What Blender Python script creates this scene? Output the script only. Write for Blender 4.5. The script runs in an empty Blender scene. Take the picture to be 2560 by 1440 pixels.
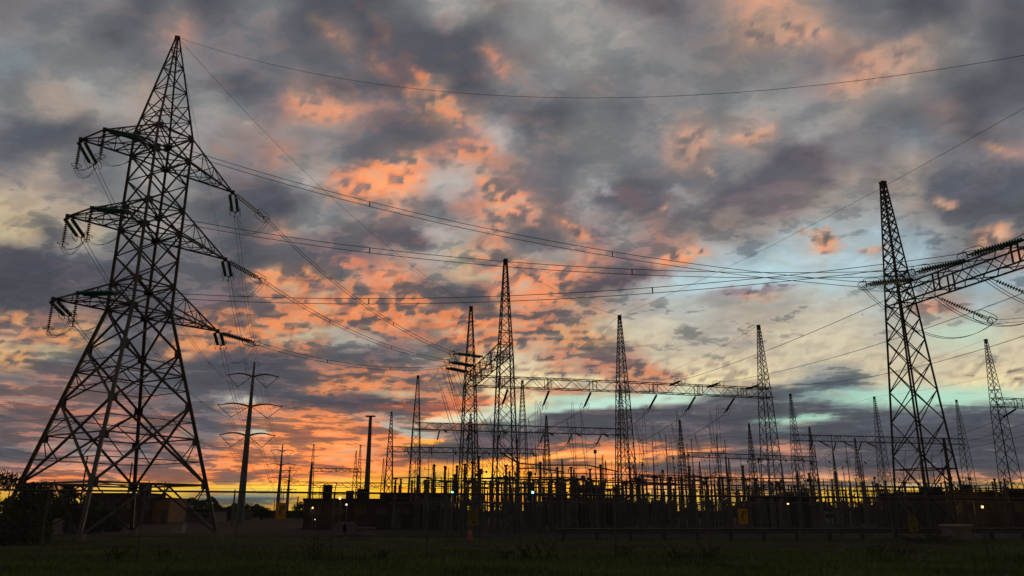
import bpy, math, random
from mathutils import Vector, Matrix
R = random.Random(7)
sc = bpy.context.scene
col = sc.collection
PI = math.pi
# ------------------------------------------------------------------ camera
TH = math.radians(16.28); F = 1934.0; EYE = 1.5
cam = bpy.data.cameras.new('camera'); camo = bpy.data.objects.new('camera', cam); col.objects.link(camo)
cam.sensor_width = 36; cam.lens = F/2560*36; cam.clip_start = 0.1; cam.clip_end = 9000
camo.location = (0, 0, EYE); camo.rotation_euler = (PI/2+TH, 0, 0); sc.camera = camo
cT, sT = math.cos(TH), math.sin(TH)
def W(px, py, Y):            # a sight line of the survey photograph at distance Y north of the viewpoint
    dx = (px-1280)/F; dz = (720-py)/F
    t = Y/(cT-dz*sT)
    return Vector((dx*t, Y, EYE+(sT+dz*cT)*t))
def G(px, Y, z=0.0):         # a point on the ground seen near the horizon line
    return Vector(((px-1280)/F/1.0418*Y, Y, z))
def V(*a): return Vector(a)

# ------------------------------------------------------------------ materials
def mat(name, c, rough=0.7, metal=0.0, var=0.25, scale=3.0, trans=0.0, emit=None, es=1.0):
    m = bpy.data.materials.new(name); m.use_nodes = True
    nt = m.node_tree; b = nt.nodes['Principled BSDF']
    tc = nt.nodes.new('ShaderNodeTexCoord'); nz = nt.nodes.new('ShaderNodeTexNoise')
    nz.inputs['Scale'].default_value = scale; nz.inputs['Detail'].default_value = 5
    nt.links.new(tc.outputs['Object'], nz.inputs['Vector'])
    r = nt.nodes.new('ShaderNodeValToRGB')
    r.color_ramp.elements[0].position = 0.3; r.color_ramp.elements[1].position = 0.7
    r.color_ramp.elements[0].color = (*[x*(1-var) for x in c], 1)
    r.color_ramp.elements[1].color = (*[min(1, x*(1+var)) for x in c], 1)
    nt.links.new(nz.outputs['Fac'], r.inputs['Fac']); nt.links.new(r.outputs['Color'], b.inputs['Base Color'])
    b.inputs['Roughness'].default_value = rough; b.inputs['Metallic'].default_value = metal
    b.inputs['Transmission Weight'].default_value = trans
    if emit:
        b.inputs['Emission Color'].default_value = (*emit, 1); b.inputs['Emission Strength'].default_value = es
    return m
M = dict(
 steel=mat('weathered_steel', (.034, .031, .033), .6, .0, .35, 1.5),
 steel2=mat('galvanised_steel', (.05, .05, .055), .55, .0, .3, 1.5),
 pole=mat('pole_steel', (.075, .08, .09), .6, 0, .25, .8),
 wire=mat('conductor_wire', (.035, .033, .036), .6, 0, .2),
 glass=mat('green_glass', (.015, .15, .115), .25, 0, .25, 4, .2),
 porc=mat('brown_porcelain', (.05, .035, .032), .35, 0, .2),
 grey=mat('grey_paint', (.065, .065, .07), .6, 0, .3, 1.0),
 conc=mat('pale_concrete', (.13, .12, .12), .9, 0, .25, 2.0),
 white=mat('dirty_white_paint', (.26, .26, .26), .7, 0, .2, 2.0),
 brick=mat('dark_brick', (.040, .030, .030), .9, 0, .3, 1.0),
 roof=mat('dark_roof', (.022, .022, .025), .9, 0, .3, 1.0),
 ochre=mat('ochre_cladding', (.20, .12, .05), .8, 0, .2, .5),
 pane=mat('window_glass', (.02, .025, .03), .15, 0, .2),
 ysign=mat('yellow_sign_paint', (.36, .19, .01), .6, 0, .12, 6),
 lsign=mat('yellow_notice_paint', (.12, .10, .01), .6, 0, .12, 6),
 black=mat('black_print', (.012, .012, .012), .7),
 orange=mat('orange_plastic', (.32, .06, .035), .6, 0, .1),
 leaf=mat('dark_foliage', (.030, .042, .014), .8, 0, .5, 1.2),
 leaf2=mat('hedge_foliage', (.022, .030, .013), .8, 0, .5, .6),
 bark=mat('bark', (.05, .04, .03), .9),
 lteal=mat('teal_lamp', (.2, .5, .45), .5, emit=(.25, .95, .85), es=3.0),
 lwarm=mat('warm_lamp', (.6, .4, .2), .5, emit=(1, .55, .2), es=3.0),
 lwhite=mat('white_lamp', (.6, .6, .6), .5, emit=(.9, .85, .8), es=1.6),
)
def ground_mat(name, c1, c2, sc1, sc2, bump=.3):
    m = bpy.data.materials.new(name); m.use_nodes = True
    nt = m.node_tree; b = nt.nodes['Principled BSDF']; L = nt.links
    tc = nt.nodes.new('ShaderNodeTexCoord')
    n1 = nt.nodes.new('ShaderNodeTexNoise'); n1.inputs['Scale'].default_value = sc1; n1.inputs['Detail'].default_value = 6
    n2 = nt.nodes.new('ShaderNodeTexNoise'); n2.inputs['Scale'].default_value = sc2; n2.inputs['Detail'].default_value = 8
    L.new(tc.outputs['Object'], n1.inputs['Vector']); L.new(tc.outputs['Object'], n2.inputs['Vector'])
    r = nt.nodes.new('ShaderNodeValToRGB'); r.color_ramp.elements[0].position = .35; r.color_ramp.elements[1].position = .65
    r.color_ramp.elements[0].color = (*c1, 1); r.color_ramp.elements[1].color = (*c2, 1)
    mx = nt.nodes.new('ShaderNodeMath'); mx.operation = 'MULTIPLY_ADD'; mx.inputs[1].default_value = .5
    hf = nt.nodes.new('ShaderNodeMath'); hf.operation = 'MULTIPLY'; hf.inputs[1].default_value = .5
    L.new(n2.outputs['Fac'], hf.inputs[0]); L.new(n1.outputs['Fac'], mx.inputs[0]); L.new(hf.outputs[0], mx.inputs[2])
    L.new(mx.outputs[0], r.inputs['Fac']); L.new(r.outputs['Color'], b.inputs['Base Color'])
    b.inputs['Roughness'].default_value = .95; b.inputs['Specular IOR Level'].default_value = .1
    bp = nt.nodes.new('ShaderNodeBump'); bp.inputs['Strength'].default_value = bump; bp.inputs['Distance'].default_value = .05
    L.new(n2.outputs['Fac'], bp.inputs['Height']); L.new(bp.outputs['Normal'], b.inputs['Normal'])
    return m
M['turf'] = ground_mat('turf', (.026, .036, .009), (.058, .075, .018), .35, 9)
M['gravel'] = ground_mat('gravel', (.013, .011, .012), (.030, .025, .026), .5, 14)
M['blade'] = mat('grass_blades', (.080, .115, .024), .85, 0, .6, .25)

# ------------------------------------------------------------------ mesh builder
class MB:
    def __init__(s): s.v = []; s.f = []
    def bar(s, p, q, r=.04, n=4, r2=None, caps=True):
        p, q = Vector(p), Vector(q); d = q-p
        if d.length < 1e-6: return s
        d.normalize(); a = d.cross(V(0, 0, 1))
        if a.length < 1e-3: a = V(1, 0, 0)
        a.normalize(); b = d.cross(a); r2 = r if r2 is None else r2
        k = len(s.v)
        for c, rr in ((p, r), (q, r2)):
            for i in range(n):
                t = 2*PI*(i+.5)/n
                s.v.append(tuple(c+a*math.cos(t)*rr+b*math.sin(t)*rr))
        for i in range(n):
            j = (i+1) % n; s.f.append((k+i, k+j, k+n+j, k+n+i))
        if caps:
            s.f.append(tuple(k+i for i in range(n))[::-1]); s.f.append(tuple(k+n+i for i in range(n)))
        return s
    def path(s, pts, r=.02, n=4, closed=False):
        pts = [Vector(p) for p in pts]; m = len(pts); k = len(s.v)
        for i, p in enumerate(pts):
            if closed: d = pts[(i+1) % m]-pts[i-1]
            else: d = pts[min(i+1, m-1)]-pts[max(i-1, 0)]
            d.normalize(); a = d.cross(V(0.02, 0.03, 1))
            if a.length < 1e-2: a = d.cross(V(1, 0, 0))
            a.normalize(); b = d.cross(a)
            rr = r(i/(m-1)) if callable(r) else r
            for j in range(n):
                t = 2*PI*(j+.5)/n; s.v.append(tuple(p+a*math.cos(t)*rr+b*math.sin(t)*rr))
        for i in range(m if closed else m-1):
            for j in range(n):
                j2 = (j+1) % n; i2 = (i+1) % m
                s.f.append((k+i*n+j, k+i*n+j2, k+i2*n+j2, k+i2*n+j))
        if not closed:
            s.f.append(tuple(k+j for j in range(n))[::-1]); s.f.append(tuple(k+(m-1)*n+j for j in range(n)))
        return s
    def lathe(s, p, q, prof, n=8):      # prof: (t along p-q in 0..1, radius)
        p, q = Vector(p), Vector(q); d = (q-p); L = d.length; d.normalize()
        a = d.cross(V(0, 0, 1));
        if a.length < 1e-3: a = V(1, 0, 0)
        a.normalize(); b = d.cross(a); k = len(s.v); m = len(prof)
        for t, r in prof:
            c = p+d*(t*L)
            for j in range(n):
                th = 2*PI*j/n; s.v.append(tuple(c+a*math.cos(th)*r+b*math.sin(th)*r))
        for i in range(m-1):
            for j in range(n):
                j2 = (j+1) % n; s.f.append((k+i*n+j, k+i*n+j2, k+(i+1)*n+j2, k+(i+1)*n+j))
        s.f.append(tuple(k+j for j in range(n))[::-1]); s.f.append(tuple(k+(m-1)*n+j for j in range(n)))
        return s
    def box(s, c, d, rot=0.0):
        k = len(s.v); cr, sr = math.cos(rot), math.sin(rot)
        for z in (-.5, .5):
            for x, y in ((-.5, -.5), (.5, -.5), (.5, .5), (-.5, .5)):
                X, Y = x*d[0], y*d[1]
                s.v.append((c[0]+X*cr-Y*sr, c[1]+X*sr+Y*cr, c[2]+z*d[2]))
        for f in ((3, 2, 1, 0), (4, 5, 6, 7), (0, 1, 5, 4), (1, 2, 6, 5), (2, 3, 7, 6), (3, 0, 4, 7)):
            s.f.append(tuple(k+i for i in f))
        return s
    def mesh(s, name, m):
        me = bpy.data.meshes.new(name); me.from_pydata(s.v, [], s.f); me.materials.append(m); me.update(); return me
def link(name, me, parent=None, loc=None):
    o = bpy.data.objects.new(name, me); col.objects.link(o)
    if parent: o.parent = parent
    if loc is not None: o.location = loc
    return o
def part(name, mb, m, parent): return link(name, mb.mesh(name, M[m]), parent)
def tag(o, label, cat, group=None, kind=None):
    if label: o['label'] = label
    if cat: o['category'] = cat
    if group: o['group'] = group
    if kind: o['kind'] = kind
    return o
def thing(name, label, cat, loc=(0, 0, 0), rz=0.0, group=None):
    o = bpy.data.objects.new(name, None); col.objects.link(o); o.empty_display_size = .3
    o.location = loc; o.rotation_euler = (0, 0, rz)
    return tag(o, label, cat, group)
def solo(name, mb, m, label, cat, group=None, loc=None, kind=None):
    return tag(link(name, mb.mesh(name, M[m]), None, loc), label, cat, group, kind)
def copy_tree(src, loc, rz=None, label=None, scale=None, parent=None):
    c = src.copy(); col.objects.link(c); c.parent = parent
    if parent is None:
        c.location = loc
        if rz is not None: c.rotation_euler = (0, 0, rz)
        if scale: c.scale = (scale,)*3
        if label: c['label'] = label
    for ch in src.children: copy_tree(ch, None, parent=c)
    return c

# ------------------------------------------------------------------ sky
PAL = {k: tuple(int(h[i:i+2], 16)/255 for i in (0, 2, 4)) for k, h in dict(
 d='4b4e57', D='3d404b', g='62646b', G='727477', l='8a8986', L='9f9d99', t='7b706d', T='8f8178', y='b0a182',
 p='77626a', P='966f6b', s='b97f6c', o='e47c50', O='f48a50', b='67767f', B='8ba3ac', c='9fc0c6', m='aac8b4',
 w='c8bb9f', W='e4d0a2', Y='dab048', Z='ffd455', v='605960', V='504a51', e='cd9664', R='c85c38', F='ff9a3c').items()}
ROWS = [
 (20,  "gggGdgdgGdddglltlllgdgtsstggddgd"), (85,  "GGGdgPgggdPdvddgllllGgtssstggtgd"),
 (150, "bGGGgGgggggPvddPtllGGGtttgPsstGd"), (215, "GTlGTGGdgPdddsdgGGtGGGGGGpsTTgdd"),
 (275, "GTTlTGlGpssPgosgddGgGGGlGGTGgPdg"), (335, "gddgglGttGGgvvPLgtGGGsTsGlGgbgdg"),
 (395, "gTggllGgPtlvsPsPtgGGGsGGvvggTggP"), (455, "TTgGllGggLPooLLPpglggggvvvTtTgdb"),
 (515, "yTTllGddDlbgsgPsspLvvltvpTllTddd"), (575, "ygylllgdslTTpLlsgsplPtttTBlBgTdg"),
 (635, "ddlGgggdggppTLysllspPsLbBsBTBggs"), (700, "ddGggggdsogssTysovVvPBBccccBBlBB"),
 (765, "ddpvvgppsdoooggssyPlLBgtgLLBLPBl"), (830, "ssegggooooLgPvgoseewwLLTwwwLLmmw"),
 (895, "eggggvgddPgvgleWwsPPwwwwwwwwwwww"), (950, "gPPpggvdvvoosseWWWWssWWWwbbwwwWW"),
 (1000,"PpPPvgglvdvvVssWWmmmwmgggdbmmmmm"), (1045, "vPvPvPgPsoosloommgvdddddmggddddd"),
 (1090, "PPvPPPgsoooooLvvvvvvvvvddddddddd"), (1130, "gPgPgPPosoosoFvvvoooosPvPvvddddd"),
 (1165, "PPsPPPsooooooOFFFvoovvvvvvvddddd"), (1195, "soosooosoOOFOFZZFFOOooosssssssss"),
 (1220, "eoeYYYYYZZZZFZZZZFZeeeeeeeYYYYYY"), (1245,"YYYYYYbbbYYYZZZFFYYYYYYYYYYYYYYY"),
 (1275,"YYYYYYYYYYYYYYYYYYYYYYYYYYYYYYYY")]
def lin(c): return tuple(x/12.92 if x < .04045 else ((x+.055)/1.055)**2.4 for x in c)
def sample(px, py):
    px = min(max(px, 40), 2520)
    ys = [r[0] for r in ROWS]
    py = min(max(py, ys[0]), ys[-1])
    i = max(k for k in range(len(ys)) if ys[k] <= py); j = min(i+1, len(ys)-1)
    fy = 0 if i == j else (py-ys[i])/(ys[j]-ys[i])
    q = (px-40)/80; a = int(q); b = min(a+1, 31); fx = q-a
    def c(r, k): return PAL[ROWS[r][1][k]]
    return tuple((c(i, a)[k]*(1-fx)+c(i, b)[k]*fx)*(1-fy)+(c(j, a)[k]*(1-fx)+c(j, b)[k]*fx)*fy for k in range(3))
BLOBS = """2020 645 360 75 -8 9bb9c3 .5|1950 790 480 70 0 c9c1aa .45|1150 1215 330 26 0 f7b040 .8|780 1150 260 26 0 e8804a .5|430 60 60 40 0 8a6c64 .5|320 30 60 40 0 4a5058 .6|1000 130 130 90 40 474a56 .8|1140 160 90 60 60 444754 .8|900 150 150 40 10 4c4f5a .6
825 80 60 20 45 a06a58 .8|965 60 50 26 70 8c5c54 .7|955 160 50 20 30 935e54 .7|600 220 110 40 0 4b4f5b .6|1235 145 65 20 45 b07060 .8|1065 200 38 18 55 d07a58 .9
1108 264 60 26 35 dc825c 1|1050 236 60 13 25 a8685a .9|790 270 90 38 12 b98068 .8|960 260 50 14 -10 9c6f66 .7|1000 300 110 45 0 4d4e5a .8|930 370 120 40 0 55535d .7
100 335 110 35 0 484f5d .8|620 310 20 10 0 a09a8c .6|555 370 40 15 30 95685e .5|930 455 115 32 -8 d8805e .95|960 450 60 26 0 f28c58 1|1015 408 60 20 -35 e0835e .95
860 430 34 20 0 c0796a .7|1130 445 95 26 -18 9a9896 .45|1170 375 60 12 -20 c87c68 .85|1155 340 30 25 0 a87068 .7|690 505 75 42 0 474b57 .95|600 470 120 28 10 50545f .6
1240 480 55 22 60 e8845c .85|110 565 75 20 15 55565c .8|30 560 70 60 0 b5a27c .7|130 520 110 36 0 a89a82 .5|1000 590 80 26 10 5a4e58 .85|880 590 50 26 0 5a5660 .5
120 665 200 34 8 484a58 .9|250 700 90 28 0 4b4d59 .7|715 695 62 32 0 ea895a 1|870 650 34 22 0 c87060 .8|800 600 120 30 0 56535e .6|1000 705 65 13 10 d8755a .85
900 790 150 36 10 ee8358 .9|1140 795 100 36 20 ee7f52 .9|1190 845 80 26 0 e07a55 .85|640 822 120 26 -20 e08358 .9|770 790 90 20 -20 dd8056 .9|560 780 60 18 0 c8745a .7
470 870 65 30 0 e08858 .95|100 822 100 15 20 d08a5c .9|60 872 130 13 5 b8ad86 .75|750 842 75 18 -10 b5a888 .85|890 845 60 20 0 aaa89a .6|600 910 140 32 0 4d505c .85
1120 740 90 26 15 5c5560 .7|1190 742 46 26 0 4f4a55 .85|880 970 95 16 -3 e08a5e .95|975 985 65 11 0 cdb08a .85|880 1006 190 20 3 524d58 .9|60 975 130 9 5 a8705f .7
250 985 140 7 4 a06c5e .7|100 1020 170 7 4 a5604f .7|300 1050 170 6 0 a45f50 .6|600 1000 42 8 0 b9bdb0 .8|640 1078 34 8 0 b8c0b0 .8|1010 1075 75 9 15 9fb5ae .85
925 1037 60 5 0 b5b8aa .5|760 1060 130 8 0 e8885a .85|820 1110 170 8 0 e88a55 .85|700 1020 140 8 2 d87c58 .8|1000 1018 110 8 0 d86a50 .8|1150 1008 130 8 -4 dc674e .85
1060 1107 58 4 -8 ffa64a 1|1100 1132 130 16 0 5a4d55 .85|1190 1046 140 10 -4 d8ddc4 .95|1140 1205 130 13 0 ffd04a 1|1130 1185 110 7 0 ffb84a .9|1210 1160 95 6 -3 ffa848 .9
1080 1170 65 5 0 ffa848 .9|1535 696 120 22 -10 5c4f5a 1|1370 705 100 32 -15 e58466 .9|1330 745 85 26 0 e58060 .8|1310 530 65 28 50 e8866a .95|1430 565 42 9 30 dd7c5c .85
1340 600 65 24 -5 5f5a63 .8|1645 520 24 8 -30 d88468 .85|1685 650 55 17 -10 e08462 .9|1740 640 32 11 0 d88a70 .8|1930 435 200 26 -28 57525f .95|2010 402 66 32 0 504d5a .9
1800 512 140 18 -15 635c65 .7|1580 490 95 32 -5 58535f .85|1510 470 44 9 20 9da1a6 .5|1700 478 34 8 0 9a9ea2 .4|1960 50 120 46 -10 a07c6e .8|1985 72 55 26 0 b4836c .9
2230 150 135 26 -32 a87f70 .85|2160 192 55 20 -10 b98370 .9|1680 30 66 30 40 545962 .7|2480 370 38 14 20 c08468 .85|1880 330 62 10 -20 c08872 .85|1720 340 26 24 0 b5826e .75
1735 385 34 7 -35 c08470 .8|1770 425 26 7 10 b88070 .7|1990 250 130 28 -30 8f8f88 .6|2350 130 110 24 -25 8d8a84 .5|2130 140 66 18 -25 55555f .6|2480 450 140 36 -10 4e5461 .85
2500 240 110 46 -20 50525e .7|2060 610 28 30 -30 d08a6c 1|2040 575 34 7 0 c88c74 .8|2185 612 45 9 -5 cf9078 .85|2480 592 56 20 -15 cf8e70 1|2370 500 24 11 0 b57f68 .8
1830 700 210 22 -6 a5c4cc .75|2060 655 170 18 0 9fbcc4 .65|1870 727 95 12 -6 86727a .85|1900 741 55 5 0 d39580 .8|1800 752 65 10 0 8f8f90 .6|1660 775 55 9 0 95999c .5
2330 760 48 17 0 c98a78 .95|1380 787 55 15 0 7a6068 .95|1325 805 55 18 0 f0875e .8|1760 825 66 8 -8 a19a90 .7|1850 860 66 6 0 9a938c .7|1500 905 115 10 8 b3786c .95
1600 930 75 7 3 cc8468 .95|1470 890 65 7 -8 8f7a78 .8|1400 975 95 9 0 c0866c .8|2080 940 75 8 -8 7f8583 .95|2020 985 150 15 -3 65707a 1|2130 981 66 4 0 6f7a82 .8
1700 1034 340 24 -2 55565f .95|1450 1045 115 17 -12 5b5760 .95|1560 1004 210 9 -5 b9dccb .95|2000 1046 95 7 -3 a5cdb8 .95|2250 990 210 24 0 a8d2bc .8|2300 1055 270 22 -4 545a64 .95
1440 1135 78 5 -3 ff9e55 1|1500 1146 62 5 8 e88a58 .85|1640 1135 140 7 -3 e88a5a .95|1560 1153 140 4 0 f09858 .95|1740 1120 62 6 -3 dd8a62 .85|1970 1120 62 11 5 b98070 .8
1430 1166 130 5 0 f0924f .95|1330 1150 64 5 -8 ffa050 .95|1700 1190 210 4 0 c88068 .8|2150 1200 420 7 0 c89068 .85|2200 1213 310 3 0 8a8078 .7"""
BL = []
for q in BLOBS.replace('\n', '|').split('|'):
    f_ = q.split(); a_ = math.radians(float(f_[4]))
    BL.append((float(f_[0]), float(f_[1]), max(float(f_[2]), 14), max(float(f_[3]), 7), math.cos(a_), math.sin(a_), tuple(int(f_[5][i:i+2], 16)/255 for i in (0, 2, 4)), float(f_[6])))
from mathutils import noise as mnoise
NVG = mnoise.noise_vector
def sample2(px, py):
    k = max(.10, min(1, (1262-py)/480))
    v = NVG(V(px*.010, py*.017/k, 3.3)); v2 = NVG(V(px*.026, py*.04/k, 8.3)); v3 = NVG(V(px*.06, py*.09/k, 1.3)); v4 = NVG(V(px*.13, py*.2/k, 5.3))
    wx = v.x*26+v2.x*13+v3.x*7+v4.x*3.5; wy = (v.y*20+v2.y*11+v3.y*6+v4.y*3)*k
    c = sample(px+wx, py+wy)
    X, Y_ = px+wx, py+wy; hi_ = min(1, max(0, (480-py)/200))
    for cx, cy, rx, ry, ca, sa, cc, st in BL:
        dx, dy = X-cx, Y_-cy
        if abs(dx) > rx*2.4 or abs(dy) > rx*2.4: continue
        u, w_ = (dx*ca+dy*sa)/rx, (-dx*sa+dy*ca)/ry; d = (u*u+w_*w_)*(1+.35*hi_)
        if d < 5:
            f = st*(1-.32*hi_)*(1 if d < .3 else math.exp(-(math.sqrt(d)-.55)**2*2.8)); c = tuple(c[i]*(1-f)+cc[i]*f for i in range(3))
    if 60 < py < 1010:      # grey cumulus and pale gaps break up the lit cloud
        warm = min(1, max(0, (c[0]-c[2]-.10)/.22)); e = min(1, (1010-py)/60)
        n1 = NVG(V(px*.019+4, py*.027/max(k, .5), 2.7)).x*.75+NVG(V(px*.045, py*.06/max(k, .5), 6.7)).y*.5
        f = min(1, max(0, (n1-.02)/.16))*.72*warm*e; c = tuple(c[i]*(1-f)+(.375, .355, .385)[i]*f for i in range(3))
        f = min(1, max(0, (-n1-.17)/.2))*.5*warm*e*(1-hi_); c = tuple(c[i]*(1-f)+(.70, .64, .57)[i]*f for i in range(3))
    return c
AZ = math.radians(38.0)
def sky():
    # the sky: a huge dome of cloud whose broad colours are worked out per vertex
    azs = [-180+3*i for i in range(48)]+[-38+.25*i for i in range(305)]+[38+3*i for i in range(1, 48)]
    azs = sorted(set([a for a in azs if a < -38.01 or a > 38.01]+[-38+.25*i for i in range(305)]))
    azs = [a for a in azs if a < 180]
    els = [-3.0]+[.12*i for i in range(50)]+[6+.25*i for i in range(128)]+[38+4*i for i in range(13)]
    RR = 6000; vs = []; cols = []
    for e in els:
        er = math.radians(e); ec = min(max(e, 0), 37.0)
        for a in azs:
            ar = math.radians(a); vs.append((RR*math.sin(ar)*math.cos(er), RR*math.cos(ar)*math.cos(er), RR*math.sin(er)))
            b_ = (a+38) % 152; b_ = b_ if b_ <= 76 else 152-b_; b_ = math.radians(b_-38); ee = math.radians(ec)
            yy = math.cos(b_)*math.cos(ee)*cT+math.sin(ee)*sT
            px, py = 1280+F*math.sin(b_)*math.cos(ee)/yy, 720-F*(-math.cos(b_)*math.cos(ee)*sT+math.sin(ee)*cT)/yy
            c = sample2(px, py); r_, g_, b2 = c; g_ += (.09+.03*min(1, ec/8))*max(0, r_-g_); y_ = .3*r_+.59*g_+.11*b2
            ds = 1.24-.20*min(1, ec/7)-.30*min(1, max(0, (ec-7)/16)); c = tuple(max(0, y_+(q-y_)*ds) for q in (r_, g_, b2)); c = lin(c)
            cols.append((*c, 1))
    n = len(azs); fc = []
    for i in range(len(els)-1):
        for j in range(n): fc.append((i*n+j, i*n+(j+1) % n, (i+1)*n+(j+1) % n, (i+1)*n+j))
    me = bpy.data.meshes.new('sky'); me.from_pydata(vs, [], fc); me.update()
    at = me.color_attributes.new('cloud_colour', 'FLOAT_COLOR', 'POINT')
    at.data.foreach_set('color', [x for c in cols for x in c])
    me.polygons.foreach_set('use_smooth', [True]*len(me.polygons))
    so_ = bpy.data.objects.new('sky', me); col.objects.link(so_); so_['kind'] = 'structure'; so_.visible_shadow = False
    w = bpy.data.materials.new('evening_sky'); w.use_nodes = True; w.cycles.emission_sampling = 'NONE'; me.materials.append(w)
    nt = w.node_tree; N = nt.nodes; L = nt.links; N.clear()
    def nd(t, **k):
        n = N.new(t)
        for a, b in k.items(): setattr(n, a, b)
        return n
    def math_(op, a, b=None, c=None, clamp=False):
        n = nd('ShaderNodeMath', operation=op, use_clamp=clamp)
        for i, x in enumerate((a, b, c)):
            if x is None: continue
            if isinstance(x, (int, float)): n.inputs[i].default_value = x
            else: L.new(x, n.inputs[i])
        return n.outputs[0]
    tc = nd('ShaderNodeTexCoord'); nv = nd('ShaderNodeVectorMath', operation='NORMALIZE'); L.new(tc.outputs['Object'], nv.inputs[0])
    sp = nd('ShaderNodeSeparateXYZ'); L.new(nv.outputs[0], sp.inputs[0])
    x, y, z = sp.outputs
    az = math_('ARCTAN2', x, y); el = math_('ARCSINE', z)
    zz = math_('ADD', math_('MAXIMUM', z, 0.0), 0.22)
    cp = nd('ShaderNodeCombineXYZ'); L.new(math_('DIVIDE', x, zz), cp.inputs[0]); L.new(math_('DIVIDE', y, zz), cp.inputs[1])
    def noise(vec, s, det, rough, dist=0.0, off=(0, 0, 0), rot=0, stretch=(1, 1, 1), lac=2.0):
        mp = nd('ShaderNodeMapping'); mp.inputs['Location'].default_value = off
        mp.inputs['Rotation'].default_value = (0, 0, rot); mp.inputs['Scale'].default_value = stretch
        L.new(vec, mp.inputs['Vector'])
        n = nd('ShaderNodeTexNoise'); n.inputs['Scale'].default_value = s; n.inputs['Detail'].default_value = det
        n.inputs['Roughness'].default_value = rough; n.inputs['Distortion'].default_value = dist; n.inputs['Lacunarity'].default_value = lac
        L.new(mp.outputs[0], n.inputs['Vector']); return n
    ca_ = nd('ShaderNodeVertexColor', layer_name='cloud_colour'); out = ca_.outputs['Color']
    # fine billow of light and shade inside the clouds, calmer where the clear evening sky shows
    def mixc(f, c1, c2):
        m_ = nd('ShaderNodeMix', data_type='RGBA'); L.new(f, m_.inputs[0]); L.new(c1, m_.inputs[6])
        if isinstance(c2, tuple): m_.inputs[7].default_value = (*c2, 1)
        else: L.new(c2, m_.inputs[7])
        return m_.outputs[2]
    def ramp01(v, a_, b_):
        m_ = nd('ShaderNodeMapRange', interpolation_type='SMOOTHSTEP'); L.new(v, m_.inputs['Value'])
        m_.inputs['From Min'].default_value = a_; m_.inputs['From Max'].default_value = b_; return m_.outputs[0]
    bw = nd('ShaderNodeRGBToBW'); L.new(out, bw.inputs[0]); lum = bw.outputs[0]
    cloud = math_('SUBTRACT', 1.0, math_('MULTIPLY', ramp01(lum, .36, .60), .86))
    sc_ = nd('ShaderNodeSeparateColor'); L.new(out, sc_.inputs[0])
    warm = ramp01(math_('DIVIDE', math_('SUBTRACT', sc_.outputs[0], sc_.outputs[2]), math_('ADD', sc_.outputs[0], .02)), .12, .75)
    glow = math_('MULTIPLY', math_('MULTIPLY', ramp01(warm, .45, .8), ramp01(el, math.radians(1.3), math.radians(2.1))), math_('SUBTRACT', 1.0, ramp01(el, math.radians(6.0), math.radians(9.0))))
    cloud = math_('MAXIMUM', cloud, math_('MULTIPLY', glow, .72))
    n3 = noise(cp.outputs[0], 5.0, 13, .60, .25, (1.1, 9.2, 4.0), .5, (1, 1.15, 1))
    n4 = noise(cp.outputs[0], 13.0, 11, .62, .3, (5.5, 2.2, 8.0), .4, (1, 1.2, 1))
    cs = nd('ShaderNodeCombineXYZ'); L.new(math_('MULTIPLY', az, 9.0), cs.inputs[0]); L.new(math_('MULTIPLY', el, 62.0), cs.inputs[1])
    n6 = noise(cs.outputs[0], 1.1, 10, .6, .35, (2.2, 5.0, 1.0))
    n7 = noise(cs.outputs[0], 3.0, 9, .6, .3, (9.2, 3.0, 4.0))
    lowz = math_('SUBTRACT', 1.0, ramp01(el, math.radians(3.5), math.radians(13.0)))
    hi = math_('SUBTRACT', 1.0, lowz)
    big = math_('ADD', math_('MULTIPLY', n3.outputs['Fac'], hi), math_('MULTIPLY', math_('MULTIPLY_ADD', n6.outputs['Fac'], 1.7, -.35), lowz))
    fin = math_('ADD', math_('MULTIPLY', n4.outputs['Fac'], hi), math_('MULTIPLY', math_('MULTIPLY_ADD', n7.outputs['Fac'], 1.4, -.2), lowz))
    t = math_('ADD', math_('MULTIPLY', big, .54), math_('MULTIPLY', fin, .46))
    # cloud cover follows the broad colour: dark sky is mostly cloud, pale sky mostly gap
    mr = nd('ShaderNodeMapRange'); L.new(lum, mr.inputs['Value'])
    for k_, v_ in (('From Min', .06), ('From Max', .44), ('To Min', .462), ('To Max', .558)): mr.inputs[k_].default_value = v_
    dd = math_('ADD', math_('SUBTRACT', t, mr.outputs[0]), math_('MULTIPLY', glow, .045))
    upz = ramp01(el, math.radians(12), math.radians(24)); dd = math_('MULTIPLY', dd, math_('SUBTRACT', 1.0, math_('MULTIPLY', upz, .55)))
    dark = math_('MULTIPLY', math_('MULTIPLY', ramp01(dd, -.016, .030), cloud), math_('SUBTRACT', 1.0, math_('MULTIPLY', ramp01(el, math.radians(14), math.radians(26)), .30)))
    core = math_('MULTIPLY', ramp01(dd, .02, .12), cloud)
    rim = math_('MULTIPLY', math_('SUBTRACT', ramp01(dd, -.10, -.02), ramp01(dd, -.02, .02), clamp=True), cloud)
    ca2 = nd('ShaderNodeVectorMath', operation='SCALE'); L.new(out, ca2.inputs[0]); L.new(math_('MULTIPLY_ADD', glow, .38, 1.15), ca2.inputs['Scale'])
    shade = mixc(math_('MULTIPLY_ADD', core, .26, .50), out, lin((.29, .295, .32)))
    lit = ca2.outputs[0]
    # warm light on the cloud edges, as far as the surrounding sky is warm
    g1 = math_('SUBTRACT', 1.0, math_('ABSOLUTE', math_('DIVIDE', math_('ADD', az, .12), .50)), clamp=True)
    lit = mixc(math_('MULTIPLY', math_('MULTIPLY', rim, math_('ADD', warm, .12)), math_('MULTIPLY_ADD', g1, .42, .16)), lit, lin((.92, .52, .33)))
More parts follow.
